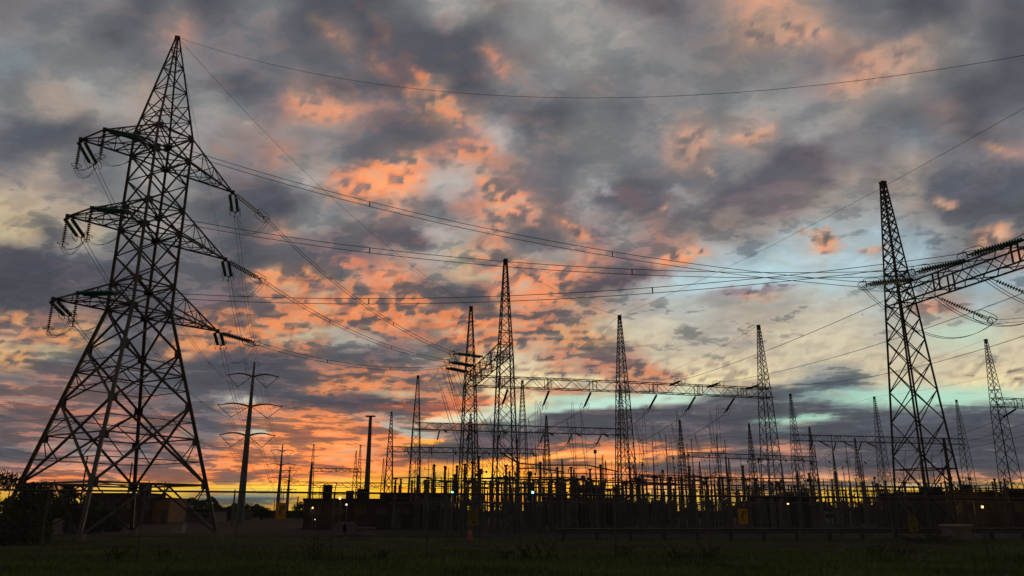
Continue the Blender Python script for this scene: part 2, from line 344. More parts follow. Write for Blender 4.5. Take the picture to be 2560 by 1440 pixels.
    lit = mixc(math_('MULTIPLY', math_('MULTIPLY', math_('SUBTRACT', 1.0, ramp01(dd, -.13, -.06)), cloud), .34), lit, lin((.78, .72, .62)))
    out = mixc(dark, lit, shade)
    fine = math_('ADD', math_('MULTIPLY', math_('SUBTRACT', fin, .5), math_('MULTIPLY', cloud, 1.1)), math_('MULTIPLY_ADD', upz, .22, 1.0))
    hs = nd('ShaderNodeVectorMath', operation='SCALE'); L.new(out, hs.inputs[0]); L.new(fine, hs.inputs['Scale']); out = hs.outputs[0]
    # the east, behind the viewer, is already dark
    dk = nd('ShaderNodeMapRange', interpolation_type='SMOOTHSTEP'); L.new(y, dk.inputs['Value'])
    dk.inputs['From Min'].default_value = -.5; dk.inputs['From Max'].default_value = .6; dk.inputs['To Min'].default_value = .45; dk.inputs['To Max'].default_value = 1
    h2 = nd('ShaderNodeVectorMath', operation='SCALE'); L.new(out, h2.inputs[0]); L.new(dk.outputs[0], h2.inputs['Scale'])
    em = nd('ShaderNodeEmission'); L.new(h2.outputs[0], em.inputs['Color'])
    o = nd('ShaderNodeOutputMaterial'); L.new(em.outputs[0], o.inputs['Surface'])
    wd = bpy.data.worlds.new('World'); sc.world = wd; wd.use_nodes = True
    wn = wd.node_tree; st = wn.nodes.new('ShaderNodeTexSky'); st.sky_type = 'NISHITA'; st.sun_disc = False
    st.sun_elevation = math.radians(1.5); st.sun_rotation = math.radians(-4)
    wn.links.new(st.outputs[0], wn.nodes['Background'].inputs['Color']); wn.nodes['Background'].inputs['Strength'].default_value = .05
sky()
sun = bpy.data.lights.new('evening_sun', 'SUN'); sun.energy = .12; sun.angle = math.radians(3); sun.color = (1, .62, .35)
so = bpy.data.objects.new('evening_sun', sun); col.objects.link(so)
sd = V(math.sin(math.radians(-4)), math.cos(math.radians(-4)), math.tan(math.radians(1.5)))
so.rotation_euler = (-sd).to_track_quat('-Z', 'Y').to_euler(); so.location = (0, 0, 60)
sc.view_settings.view_transform = 'Standard'; sc.view_settings.look = 'None'; sc.view_settings.exposure = 0
sc.cycles.use_denoising = True
sc.cycles.max_bounces = 4; sc.cycles.transparent_max_bounces = 4

# ------------------------------------------------------------------ ground
g = MB(); nx, ny = 60, 80
def gz(x, y): return .05*math.sin(x*.21+1)*math.sin(y*.17)+.03*math.sin(x*.6+y*.4) if y < 60 else 0
g.v += [(-3000, -400, 0), (3000, -400, 0), (3000, 4000, 0), (-3000, 4000, 0)]; g.f.append((0, 1, 2, 3))
tag(link('ground', g.mesh('ground', M['turf']), None, (0, 0, -.06)), None, None, kind='structure')
def sheet(name, m, y0f, y1f, x0, x1, n, z, jag=.5):
    s = MB()
    for i in range(n+1):
        x = x0+(x1-x0)*i/n
        s.v.append((x, y0f(x)+R.uniform(-jag, jag), 0)); s.v.append((x, y1f(x), 0))
    for i in range(n): s.f.append((2*i, 2*i+2, 2*i+3, 2*i+1))
    return tag(link(name, s.mesh(name, M[m]), None, (0, 0, z)), None, None, kind='structure')
sheet('gravel_yard', 'gravel', lambda x: 52+(4 if x < -2 else 0)-.02*x, lambda x: 330, -110, 260, 300, -.02, .35)
sheet('gravel_track', 'gravel', lambda x: 40.5+.01*x, lambda x: 44.5+.01*x, -70, 24, 120, -.035, .7)
# grass: too many blades to count
gb = MB()
for i in range(80000):
    yy = 19+33*R.random()**1.25; xx = R.uniform(-.78, .80)*yy
    if 40.6 < yy < 44.4 and xx < 23 and R.random() < .93: continue
    clump = math.sin(xx*1.3+math.sin(yy*.9)*2)*math.sin(yy*1.7+xx*.4)
    nearf = math.exp(-((yy-28.6)/.5)**2)
    h = (.07+.07*R.random())*(1+.5*clump)+nearf*R.uniform(0, .28)
    a = R.uniform(0, PI); w_ = .012+.012*R.random(); lx, ly = R.gauss(0, .4)*h, R.gauss(0, .4)*h
    k = len(gb.v)
    gb.v += [(xx-math.cos(a)*w_, yy-math.sin(a)*w_, -.06), (xx+math.cos(a)*w_, yy+math.sin(a)*w_, -.06), (xx+lx, yy+ly, h-.03)]
    gb.f.append((k, k+1, k+2))
solo('grass', gb, 'blade', 'short dark green grass covering the foreground on both sides of the fence', 'grass', kind='stuff')

# ------------------------------------------------------------------ lattice helpers
def lerp(a, b, t): return a+(b-a)*t
def xpanel(mb, a0, b0, a1, b1, r): mb.bar(a0, b1, r, 3, caps=False); mb.bar(b0, a1, r, 3, caps=False)
def beam(p, q, z0=14.9, z1=16.0, w=1.15, r=.055, rb=.032, step=1.15, posts=()):
    """a box truss between plan points p and q"""
    mb = MB(); p, q = V(p[0], p[1], 0), V(q[0], q[1], 0); d = (q-p); L = d.length; d.normalize(); s = V(-d.y, d.x, 0)*(w/2)
    n = max(2, round(L/step))
    for sg in (-1, 1):
        for z in (z0, z1): mb.bar(p+s*sg+V(0, 0, z), q+s*sg+V(0, 0, z), r)
        for i in range(n):
            a, b = p+d*(L*i/n)+s*sg, p+d*(L*(i+1)/n)+s*sg
            if i % 2: mb.bar(a+V(0, 0, z0), b+V(0, 0, z1), rb, 3, caps=False)
            else: mb.bar(a+V(0, 0, z1), b+V(0, 0, z0), rb, 3, caps=False)
        for t in posts:
            for e in (-.22, .22):
                c = p+d*(L*t+e)+s*sg*1.01; mb.bar(c+V(0, 0, z0), c+V(0, 0, z1), rb*1.5)
    for z in (z0, z1):
        for i in range(n):
            a, b = p+d*(L*i/n), p+d*(L*(i+1)/n); sg = 1 if i % 2 else -1
            mb.bar(a-s*sg+V(0, 0, z), b+s*sg+V(0, 0, z), rb, 3, caps=False)
    return mb
def column_parts(h=23.8, zb=15.0, s0=2.1, sb=1.15, st=.25, rl=.065, rb=.03, k=.95):
    def side(z): return lerp(s0, sb, z/zb) if z < zb else lerp(sb, st, (z-zb)/(h-zb))
    def cor(i, z):
        q = side(z)/2; sx, sy = ((-1, -1), (1, -1), (1, 1), (-1, 1))[i % 4]; return V(sx*q, sy*q, z)
    legs, br, cap = MB(), MB(), MB()
    for i in range(4):
        legs.bar(cor(i, 0), cor(i, zb), rl); legs.bar(cor(i, zb), cor(i, h), rl*.8)
    z = 0.0; zs = [0.0]
    while z < h-.5:
        z += max(.42, side(z)*k); zs.append(min(z, h))
    for a, b in zip(zs, zs[1:]):
        for i in range(4): xpanel(br, cor(i, a), cor(i+1, a), cor(i, b), cor(i+1, b), rb)
    for zz in (zb-.1, zb+1.0, zb+2.1, 4.2):
        for i in range(4): br.bar(cor(i, zz), cor(i+1, zz), rb*1.2)
    cap.box((0, 0, h+.02), (st*1.5, st*1.5, .1)); cap.lathe((0, 0, h-.5), (0, 0, h), [(0, st*.55), (1, st*.95)], 4)
    return legs.mesh('column', M['steel']), br.mesh('bracing', M['steel']), cap.mesh('peak_cap', M['steel'])
GA = math.atan2(.243, .97)
U, VV = V(.97, .243, 0), V(-.243, .97, 0)
CP = {'std': column_parts(), 'big': column_parts(s0=2.95, sb=1.3, rl=.085, rb=.042, k=.9),
      'far': column_parts(rl=.09, rb=.05, k=1.4), 'small': column_parts(h=15, zb=9, s0=1.6, sb=.9, rl=.1, rb=.06, k=1.5)}
def column(g_, x, y, kind='std'):
    a, b, c = CP[kind]
    o = link('column', a, g_, (x, y, 0)); o.rotation_euler = (0, 0, GA)
    link('bracing', b, o); link('peak_cap', c, o); return o
def gantry(label, cols, beams, kind='std', posts=(.2, .5, .8), zb=(14.9, 16.0), thick=1.0):
    t = thing('lattice_gantry', label, 'gantry', group='lattice gantries')
    for c in cols: column(t, c[0], c[1], c[2] if len(c) > 2 else kind)
    for p, q in beams: part('beam', beam(p, q, zb[0], zb[1], posts=posts, r=.055*thick, rb=.032*thick), 'steel', t)
    return t
def PX(px, Y): p = G(px, Y); return (p.x, p.y)
A1, A0, A2, A3 = (-4.6, 84.0), (-.6, 67.2), (12.6, 88.0), (30.4, 92.9)
def ext(p, q, e): d = (V(*q)-V(*p)); d = d.normalized(); return (q[0]+d.x*e, q[1]+d.y*e)
gantry('tall lattice gantry in the centre with a corner of two girders and four pointed columns',
       [A0, A1, A2, A3], [(A0, A1), (A1, A2), (A2, ext(A2, A3, .8))])
B1, B2 = (26.0, 50.0), (31.2, 32.0); B3 = (48.4, 36.3)
gb_ = gantry('large lattice gantry at the right edge with a girder rising out of the picture',
       [(*B1, 'big'), (*B2, 'big'), (*B3, 'big')], [(B1, B2), (B2, B3)], thick=1.15)
C0 = [(-15.8, 129), (1.8, 134), (19.5, 139)]
gantry('second row gantry standing just left of and behind the central gantry', C0, [(C0[0], C0[1]), (C0[1], C0[2])])
D0 = [(-27.4, 177), (-9.6, 180.6), (8.1, 184)]
gantry('third row gantry with its low girder seen just above the sunset glow', D0, [(D0[0], D0[1]), (D0[1], D0[2])], 'far', thick=1.3)
E0 = [(53.9, 149.6), (71.9, 153.5), (90.7, 158)]
gantry('long low gantry crossing behind the big column on the right', E0, [(E0[0], E0[1]), (E0[1], E0[2])])
F0 = [(41.5, 193), (61, 201), (79.5, 209)]
gantry('distant gantry between the central gantry end column and the right group', F0, [(F0[0], F0[1]), (F0[1], F0[2])], 'far', thick=1.3)
H0 = [(63.2, 101), (80.9, 105.4)]
gantry('gantry column and girder at the far right edge below the insulators', H0, [(H0[0], H0[1])])
K0 = [(-66, 262), (-51, 265)]
K = gantry('small far gantry with two columns near the tall plain pole', K0, [(K0[0], K0[1])], 'far', thick=1.8)
part('lower_girder', beam(K0[0], K0[1], 7.6, 8.4, r=.12, rb=.07), 'steel', K); part('lower_girder', beam(K0[0], K0[1], 4.2, 5.0, r=.12, rb=.07), 'steel', K)
for px, Y, kd, lb in ((882, 290, 'far', 'slender lattice mast right of the small far gantry'), (953, 330, 'far', 'tiny lattice mast left of the third row gantry'),
        (1408, 340, 'far', 'tiny lattice mast seen right of the central gantry legs'), (1437, 250, 'small', 'stubby lattice mast below the second girder'),
        (1518, 345, 'far', 'tiny lattice mast just left of the middle gantry column'), (1590, 370, 'far', 'tiny lattice mast just right of the middle gantry column'),
        (1757, 350, 'far', 'far lattice mast under the long girder'), (1832, 330, 'far', 'far lattice mast left of the end column'),
        (2100, 300, 'far', 'far lattice mast left of the slender poles on the right'), (2160, 240, 'far', 'lattice mast behind the right hand poles'),
        (2004, 260, 'small', 'short lattice mast behind the right gantry row')):
    t = thing('lattice_mast', lb, 'mast', group='far lattice masts'); p = G(px, Y); column(t, p.x, p.y, kd)
def beam_pt(p, q, t, side, z):       # a point on a girder's side
    p, q = V(*p), V(*q); d = (q-p).normalized(); s = V(-d.y, d.x)
    c = p+(q-p)*t+s*side; return V(c.x, c.y, z)

# ------------------------------------------------------------------ cables
def catenary(P, Q, sag, n=28):
    return [P.lerp(Q, i/n)-V(0, 0, 4*sag*(i/n)*(1-i/n)) for i in range(n+1)]
def wire(P, Q, sag, label, cat='power line', r=.012, name='overhead_wire', group='overhead wires', n=28):
    return solo(name, MB().path(catenary(P, Q, sag, n), r, 4), 'wire', label, cat, group)
def bundle(P, Q, sag, label, sep=.36, r=.02, name='twin_conductor', group='twin conductors', sp=(.33, .67), vert=True):
    t = thing(name, label, 'power line', group=group)
    o = V(0, 0, sep/2) if vert else V((Q-P).y, -(Q-P).x, 0).normalized()*(sep/2)
    for s in (-1, 1): part('conductor', MB().path(catenary(P+o*s, Q+o*s, sag), r, 4), 'wire', t)
    for f in sp:
        c = P.lerp(Q, f)-V(0, 0, 4*sag*f*(1-f)); part('spacer', MB().bar(c-o*1.15, c+o*1.15, r*1.9), 'wire', t)
    return t
def disc_prof(n, r, rc=.03):
    pr = [(0, rc)]
    for i in range(n):
        a = (i+.12)/n; pr += [(a, rc), (a+.25/n, r), (a+.42/n, r*.93), (a+.62/n, rc)]
    return pr+[(1, rc)]
def racetrack(L, H, cx, y, n=6):
    pts = []; r = H/2
    for k in range(n+1): a = -PI/2+PI*k/n; pts.append(V(cx+L/2-r+r*math.cos(a), y, r*math.sin(a)))
    for k in range(n+1): a = PI/2+PI*k/n; pts.append(V(cx-L/2+r+r*math.cos(a), y, r*math.sin(a)))
    return pts
def string_meshes(Ls, nd, rd, twin, mat_):
    m = {}
    off = .24 if twin else 0
    m['disc'] = []
    for y in ((-off, off) if twin else (0,)):
        m['disc'].append(MB().lathe((.25, y, 0), (.25+Ls, y, 0), disc_prof(nd, rd*.88), 8).mesh('disc_string', M[mat_]))
    yk = MB().bar((0, 0, 0), (.3, -off, 0), .03).bar((0, 0, 0), (.3, off, 0), .03)
    m['yoke'] = yk.mesh('yoke_plate', M['steel']); yk = MB()
    e = .25+Ls
    yk.bar((e, -off, 0), (e+.3, 0, 0), .035).bar((e, off, 0), (e+.3, 0, 0), .035)
    yk.bar((e+.3, 0, -.2), (e+.3, 0, .2), .035).bar((e+.3, 0, .2), (e+.75, 0, .18), .03).bar((e+.3, 0, -.2), (e+.75, 0, -.18), .03)
    m['clamp'] = yk.mesh('dead_end_clamp', M['steel'])
    m['ring'] = [MB().path(racetrack(1.15, .5, e+.1, yy), .022, 4, True).mesh('corona_ring', M['steel2']) for yy in (-.42, .42)]
    m['len'] = e+.7
    return m
SM = {'twin': string_meshes(2.6, 17, .15, True, 'glass'), 'single': string_meshes(2.6, 17, .15, False, 'porc'),
      'short': string_meshes(1.7, 12, .17, True, 'porc'), 'twinp': string_meshes(2.6, 17, .15, True, 'porc'), 'far': string_meshes(1.8, 7, .2, False, 'porc')}
def string(P, d, label, kind='twin', rings=True, group='insulator strings'):
    """tension string at P running along d; returns its far end"""
    m = SM[kind]; d = d.normalized()
    t = thing('insulator_string', label, 'insulator', P, group=group)
    t.rotation_euler = d.to_track_quat('X', 'Z').to_euler()
    for x in m['disc']: link('disc_string', x, t)
    link('yoke_plate', m['yoke'], t); link('dead_end_clamp', m['clamp'], t)
    if rings:
        for x in m['ring']: link('corona_ring', x, t)
    return P+d*m['len']

# ------------------------------------------------------------------ the pylon
AX = V(-26.9, 54.1, 0); a0 = math.radians(13.5)
ZL = [0, 3.4, 6.5, 8.8, 12.5, 15.5]
def pr(z):
    if z <= 15.5: return lerp(6.85, 2.15, z/15.5)
    if z <= 29.5: return lerp(2.15, 2.1, (z-15.5)/14)
    return lerp(2.1, .14, (z-29.5)/8.7)
def pc(i, z): a = a0+i*PI/2; return AX+V(math.cos(a)*pr(z), math.sin(a)*pr(z), z)
py = thing('transmission_tower', 'tall lattice transmission tower with six crossarms on the left', 'pylon')
for i in range(4):
    mb = MB().bar(pc(i, 0), pc(i, 15.5), .17, 4, .15); mb.bar(pc(i, 15.5), pc(i, 29.5), .14, 4, .11); mb.bar(pc(i, 29.5), pc(i, 38.2), .10, 4, .07)
    part('leg', mb, 'pole' if i == 3 else 'steel', py)
    p = pc(i, 0); f = MB().lathe((p.x, p.y, -.5), (p.x, p.y, .35), [(0, .5), (1, .38)], 10); part('footing', f, 'conc', py)
br = MB()
def P_(i, z): return pc(i, z)
for i in range(4):
    j = i+1
    # splayed base: big K panels with redundant members
    for za, zb_ in ((.2, 3.4),):
        a, b = P_(i, za), P_(j, za); c, d = P_(i, zb_), P_(j, zb_); mm = (c+d)/2
        br.bar(a, mm, .07); br.bar(b, mm, .07); br.bar(c, d, .085)
        br.bar(a.lerp(mm, .5), a.lerp(c, .55), .04); br.bar(b.lerp(mm, .5), b.lerp(d, .55), .04); br.bar(a.lerp(mm, .5), c, .04); br.bar(b.lerp(mm, .5), d, .04)
    for za, zb_, r in ((3.4, 8.8, .095), (8.8, 12.5, .085), (12.5, 15.5, .085)):
        a, b, c, d = P_(i, za), P_(j, za), P_(i, zb_), P_(j, zb_)
        br.bar(a, d, r); br.bar(b, c, r)
        if za < 12:
            zm = (za+zb_)/2-.1
            w0, w1 = pr(za), pr(zb_); t = w0/(w0+w1)
            x = a.lerp(d, t); l_, r_ = P_(i, lerp(za, zb_, t)), P_(j, lerp(za, zb_, t))
            br.bar(l_, x, .065); br.bar(r_, x, .065)
            for (c1, c2, lg) in ((a, x, i), (x, c, i), (b, x, j), (x, d, j)):
                m_ = c1.lerp(c2, .5); q = P_(lg, m_.z)
                br.bar(m_, q, .04); br.bar(m_, P_(lg, lerp(za, zb_, t)), .04)
            br.bar(a.lerp(x, .5), b.lerp(x, .5), .04); br.bar(c.lerp(x, .5), d.lerp(x, .5), .04)
    for z in (3.4, 15.5, 17.5, 21.6, 23.5, 27.6, 29.5):
        br.bar(P_(i, z), P_(j, z), .07)
    for za, zb_ in ((15.5, 17.5), (17.5, 19.55), (19.55, 21.6), (21.6, 23.5), (23.5, 25.55), (25.55, 27.6), (27.6, 29.5)):
        br.bar(P_(i, za), P_(j, zb_), .065); br.bar(P_(j, za), P_(i, zb_), .065)
    zs = [29.5, 30.9, 32.2, 33.4, 34.5, 35.5, 36.4, 37.2]
    for k, (za, zb_) in enumerate(zip(zs, zs[1:])):
        if k < 2: br.bar(P_(i, za), P_(j, zb_), .045); br.bar(P_(j, za), P_(i, zb_), .045)
        elif (k+i) % 2: br.bar(P_(i, za), P_(j, zb_), .04)
        else: br.bar(P_(j, za), P_(i, zb_), .04)
        if k % 2 == 0: br.bar(P_(i, zb_), P_(j, zb_), .035)
for z in (3.4, 8.8+0, 15.5, 17.5, 21.6, 23.5, 27.6, 29.5):
    if z != 8.8: br.bar(P_(0, z), P_(2, z), .05); br.bar(P_(1, z), P_(3, z), .05)
part('bracing', br, 'steel', py)
for i in range(4):
    gp = MB()
    for z in (3.4, 6.35, 8.8, 12.5, 15.5, 17.5, 21.6, 23.5, 27.6, 29.5):
        p = P_(i, z); a_ = a0+i*PI/2
        for e in (-PI/4, PI/4): q = p-V(math.cos(a_+e), math.sin(a_+e), 0)*.2; gp.box((q.x, q.y, z), (.42, .03, .5), a_+e)
    part('gusset_plates', gp, 'steel', py)['kind'] = 'stuff'
part('peak_cap', MB().box((AX.x, AX.y, 38.25), (.36, .36, .22), a0), 'steel', py)
sb = MB()
for k in range(75):
    z = 4+k*.45; p = P_(0, min(z, 37.5)); dr = V(math.cos(a0), math.sin(a0), 0); s_ = V(-dr.y, dr.x, 0)*(1 if k % 2 else -1)
    sb.bar(p, p+(dr+s_)*.16, .012, 3)
part('step_bolt', sb, 'steel', py)['kind'] = 'stuff'
nrm = V(-.515, -.857, 0); edg = V(.857, -.515, 0)
LT, RT = [], []
for zl, zh in ((15.5, 17.5), (21.6, 23.5), (27.6, 29.5)):
    # wide arm towards the road (corners 2 and 3), two tips
    tA = AX+nrm*4.85+edg*-2.45+V(0, 0, zl+.15); tB = AX+nrm*4.87+edg*.5+V(0, 0, zl+.15)
    m = MB(); L2, L3 = P_(2, zl), P_(3, zl); H2, H3 = P_(2, zh), P_(3, zh)
    for a, b, r in ((tA, L2, .075), (tB, L3, .075), (tA, H2, .06), (tB, H3, .06), (tA, tB, .065), (tA, L3, .045), (tB, H2, .04)): m.bar(a, b, r)
    for t in (.33, .66):
        a1, b1, a2, b2 = tA.lerp(L2, t), tB.lerp(L3, t), tA.lerp(H2, t), tB.lerp(H3, t)
        m.bar(a1, b1, .045); m.bar(a1, a2, .04); m.bar(b1, b2, .04); m.bar(a2, b2, .035)
        ta = t-.33
        m.bar(tA.lerp(L2, ta), b1, .035); m.bar(tA.lerp(H2, ta), a1, .03); m.bar(tB.lerp(H3, ta), b1, .03)
    m.bar(tA.lerp(L2, .66), L3, .04); m.bar(tA.lerp(H2, .66), L2, .035); m.bar(tB.lerp(H3, .66), L3, .035)
    m.box(tA, (.22, .22, .3), a0); m.box(tB, (.2, .2, .25), a0)
    part('crossarm', m, 'steel', py)
    tR = AX-nrm*7.44-edg*.8+V(0, 0, zl+.15)
    m = MB(); L0, L1, H0_, H1 = P_(0, zl), P_(1, zl), P_(0, zh), P_(1, zh)
    for a, b, r in ((tR, L0, .085), (tR, L1, .075), (tR, H0_, .065), (tR, H1, .06)): m.bar(a, b, r)
    pv = None
    for t in (.28, .5, .75):
        q = [tR.lerp(x, t) for x in (L0, L1, H0_, H1)]
        m.bar(q[0], q[1], .045); m.bar(q[2], q[3], .035); m.bar(q[0], q[2], .04); m.bar(q[1], q[3], .035)
        if pv: m.bar(pv[0], q[1], .035); m.bar(pv[0], q[2], .035); m.bar(pv[1], q[3], .035)
        pv = q
    m.bar(pv[0], L1, .04); m.bar(pv[2], L0, .035); m.bar(pv[3], L1, .035)
    m.box(tR, (.3, .3, .28), a0)
    part('crossarm', m, 'steel', py)
    LT.append((tA, tB)); RT.append(tR)
lev = ['lowest', 'middle', 'highest']

# ------------------------------------------------------------------ monopoles of the line beyond
MP = []
arms_z = [(23.1, 4.05), (18.2, 5.1), (13.5, 4.3)]
def monopole(x, y, H=25.6, s=1.0, label='', thick=1.0):
    t = thing('steel_monopole', label, 'pylon', (x, y, 0), math.atan2(.215, .977), group='steel monopoles of the line')
    part('pole', MB().lathe((0, 0, 0), (0, 0, H), [(0, .62*thick), (.6, .38*thick), (1, .14*thick)], 12), 'pole', t)
    ends = []
    for z, w in arms_z:
        z *= s
        for sg in (-1, 1):
            pts = [V(sg*w*k/8, 0, z+.55*math.sin(min(1, k/8*1.15)*PI*.86)*(.9)) for k in range(9)]
            a = part('arm', MB().path(pts, lambda u: lerp(.16, .07, u)*thick, 6), 'pole', t)
            bot = V(sg*w*.55, 0, z-1.75)
            part('v_insulator', MB().lathe(pts[-1], bot, disc_prof(10, .09*thick, .035*thick), 6).lathe(V(sg*.35, 0, z-.1), bot, disc_prof(10, .09*thick, .035*thick), 6), 'porc', t)
            ends.append((sg, bot))
    ca, sa = .977, .215
    MP.append({(lv, sg): V(x+b.x*ca, y+b.x*sa, b.z-.1) for (lv, (sg, b)) in zip((2, 2, 1, 1, 0, 0), ends)})
    MP[-1]['top'] = V(x, y, H)
monopole(-42.5, 126, label='tall grey steel monopole with three pairs of curved arms right of the lattice tower')
monopole(-82.5, 283, label='second steel monopole in the line, farther and smaller', thick=1.2)
monopole(-117, 418, label='third and farthest steel monopole of the line', thick=1.6)
# conductors and strings on the pylon
E_att = [beam_pt(B1, B2, t, -.62, 16.0) for t in (.115, .335, .54)]          # road side of the right gantry
F_att = [beam_pt(A0, A1, t, .62, 16.0) for t in (.38, .66, .87)]
for lv in range(3):
    tA, tB = LT[lv]; tR = RT[lv]
    # to the monopoles
    q = MP[0][(lv, -1)]; d = (q-tA).normalized()-V(0, 0, .06)
    e = string(tA-V(0, 0, .1), d, f'green glass twin strings on the outer tip of the {lev[lv]} left arm of the tower', 'twin', rings=True)
    bundle(e, q, 2.6, f'twin conductor from the {lev[lv]} left arm of the tower to the monopole', r=.018, sep=.3, vert=False)
    q = MP[0][(lv, 1)]; d = (q-tR).normalized()-V(0, 0, .08)
    eR = string(tR-V(0, 0, .12), d, f'twin strings facing the monopole on the {lev[lv]} right arm of the tower', 'twin')
    bundle(eR, q, 2.2, f'twin conductor from the {lev[lv]} right arm of the tower to the monopole', r=.018, sep=.3, vert=False)
    # to the right gantry: highest arm to the first string, lowest to the last
    E = E_att[2-lv]; d = (tB-E); d.z = 0; d = d.normalized()+V(0, 0, (-.24, -.2, -.08)[lv])
    e1 = string(E, d, f'green glass twin strings at the road side of the right gantry, {["nearest the picture edge","middle one","first beside the column"][lv]}', 'twin')
    d2 = (E-tB).normalized()-V(0, 0, .03)
    e2 = string(tB+V(0, 0, -.05), d2, f'green glass twin strings on the inner tip of the {lev[lv]} left arm of the tower', 'twin')
    bundle(e2, e1, (1.6, 1.5, 1.4)[2-lv], f'long twin conductor from the {lev[lv]} left arm of the tower to the right gantry', r=.021, sep=.34)
    # jumper with vertical support strings
    for tip, w_ in ((tA, 'outer'), (tB, 'inner')):
        s = thing('hanging_insulator', f'vertical dark disc insulator under the {w_} tip of the {lev[lv]} left arm', 'insulator', tip, group='jumper support insulators')
        part('disc_string', MB().lathe((0, 0, -.15), (0, 0, -2.0), disc_prof(13, .13), 8), 'porc', s)
        part('corona_ring', MB().path([V(.36*math.cos(2*PI*k/12), .36*math.sin(2*PI*k/12), -2.05) for k in range(12)], .02, 4, True).bar((-.36, 0, -2.05), (.36, 0, -2.05), .015), 'steel2', s)
        part('clamp', MB().bar((0, 0, -2.0), (0, 0, -2.3), .04).bar((-.2, 0, -2.3), (.2, 0, -2.3), .03), 'steel', s)
    jl = thing('jumper_loop', f'looping jumper wires hanging under the {lev[lv]} left arm of the tower', 'jumper', group='jumper loops')
    for o in (-.16, .16):
        m = MB(); oo = edg*o
        m.path(catenary(e+oo, tA-V(0, 0, 2.35)+oo, .8, 10), .016, 4); m.path(catenary(tA-V(0, 0, 2.35)+oo, tB-V(0, 0, 2.35)+oo, .35, 10), .016, 4)
        m.path(catenary(tB-V(0, 0, 2.35)+oo, e2+oo, 1.1, 14), .016, 4); part('wire', m, 'wire', jl)
    # right arm to the central gantry
    E = F_att[2-lv]; d = (tR-E); d.z = 0; d = d.normalized()+V(0, 0, .02-.05*lv*0)
    e3 = string(E, d, f'twin strings on the girder corner of the central gantry, {["farthest","middle","nearest"][lv]} of three', 'twin' if lv else 'twinp')
    d2 = (E-tR).normalized()-V(0, 0, .12)
    e4 = string(tR+V(.1, 0, -.1), d2, f'dark disc strings pointing right from the {lev[lv]} right arm of the tower', 'twinp' if lv < 2 else 'twin')
    bundle(e4, e3, (1.3, 1.1, .9)[2-lv], f'twin conductor from the {lev[lv]} right arm of the tower down to the central gantry', r=.021, sep=.26)
    jl = thing('jumper_loop', f'hanging jumper loop below the {lev[lv]} right arm of the tower', 'jumper', group='jumper loops')
    for o in (-.14, .14): part('wire', MB().path(catenary(eR+V(o, 0, 0), e4+V(o, 0, 0), 1.5, 16), .016, 4), 'wire', jl)
    # droppers from the central gantry strings
    for k, o in enumerate((-.2, .2)):
        wire(e3+V(o, 0, 0), V(F_att[2-lv].x+1.2+lv*.6+o, F_att[2-lv].y+4.5, 5.6), .25, f'steep dropper wire from the {["farthest","middle","nearest"][lv]} string of the girder corner', r=.016, group='droppers below the central gantry')
    # slack loops under the right gantry strings
    g0 = e1; g1 = E_att[2-lv]+V(4.6, -.4, -1.9)
    st_ = string(E_att[2-lv]+V(1.25, 0, -1.15), V(1, -.25, -.62), f'dark single insulator string below the right girder, {["nearest the picture edge","middle one","first beside the column"][lv]}', 'single')
    jl = thing('jumper_loop', f'wide slack wire loop under the right gantry, {["nearest the picture edge","middle one","first beside the column"][lv]}', 'jumper', group='jumper loops')
    for o in (-.14, .14): part('wire', MB().path(catenary(g0+V(0, o, 0), st_+V(0, o, 0), 2.1, 20), .018, 4), 'wire', jl)
    bundle(st_, V(52, 26, 12+lv*.3), .5, f'twin conductor leaving the right gantry to the right, {["nearest the picture edge","middle one","first beside the column"][lv]}', r=.018, sep=.24, sp=())
for k in range(2):
    for lv in range(3):
        for sg, nm in ((-1, 'left'), (1, 'right')):
            bundle(MP[k][(lv, sg)], MP[k+1][(lv, sg)], 5.0, f'{lev[lv]} conductor on the {nm} of the line between the {["first and second","second and third"][k]} monopoles', r=.022+.012*k, sep=.4, sp=(), vert=False)
wire(MP[0]['top'], MP[1]['top'], 3.5, 'shield wire between the first two monopole tops', r=.018)
top = AX+V(0, 0, 38.3); HB = 23.85
wire(top, V(*B2, HB), 4.6, 'long thin shield wire sweeping from the tower peak to the upper right', r=.013)
wire(top, V(*A1, HB), 1.8, 'thin shield wire from the tower peak down to the left column of the central gantry', r=.012)
wire(top, MP[0]['top'], 1.8, 'thin shield wire from the tower peak to the first monopole', r=.011)
wire(V(*A0, HB), V(*A2, HB), .7, 'thin shield wire between the two tallest columns of the central gantry', r=.012)
wire(V(*A2, HB), V(*B2, HB), .9, 'thin shield wire rising from the middle column to the upper right edge', r=.012)
wire(V(*A2, HB), V(*C0[1], HB), 1.0, 'thin shield wire from the middle column back to the second row gantry', r=.014)
wire(V(*A3, HB), V(*C0[2], HB), 1.2, 'thin shield wire from the end column back to the second row gantry', r=.014)
wire(V(*H0[0], HB), V(*E0[0], HB), 1.0, 'thin shield wire falling left from the far right column', r=.014)
wire(V(*E0[1], HB), V(*F0[1], HB), 1.0, 'thin shield wire behind the big right column', r=.016)
wire(V(*E0[1], HB), V(*H0[1], HB), 1.0, 'thin shield wire right of the big column', r=.016)
# three single conductors from the long girder to the upper right
for i, (t, Q, s, lb) in enumerate(((.30, V(31.2, 32, 17.6), .9, 'upper'), (.56, V(35.5, 33.1, 16.0), 1.3, 'middle'), (.84, V(39.5, 34.0, 15.8), 2.6, 'lower'))):
    P = beam_pt(A2, A3, t, -.7, 15.7); d = (Q-P); d.z *= .5
    e = string(P, d, f'dark insulator string on the front of the long girder feeding the {lb} slanting wire', 'single')
    wire(e, Q, s, f'{lb} of three wires slanting from the long girder to the upper right', r=.022)
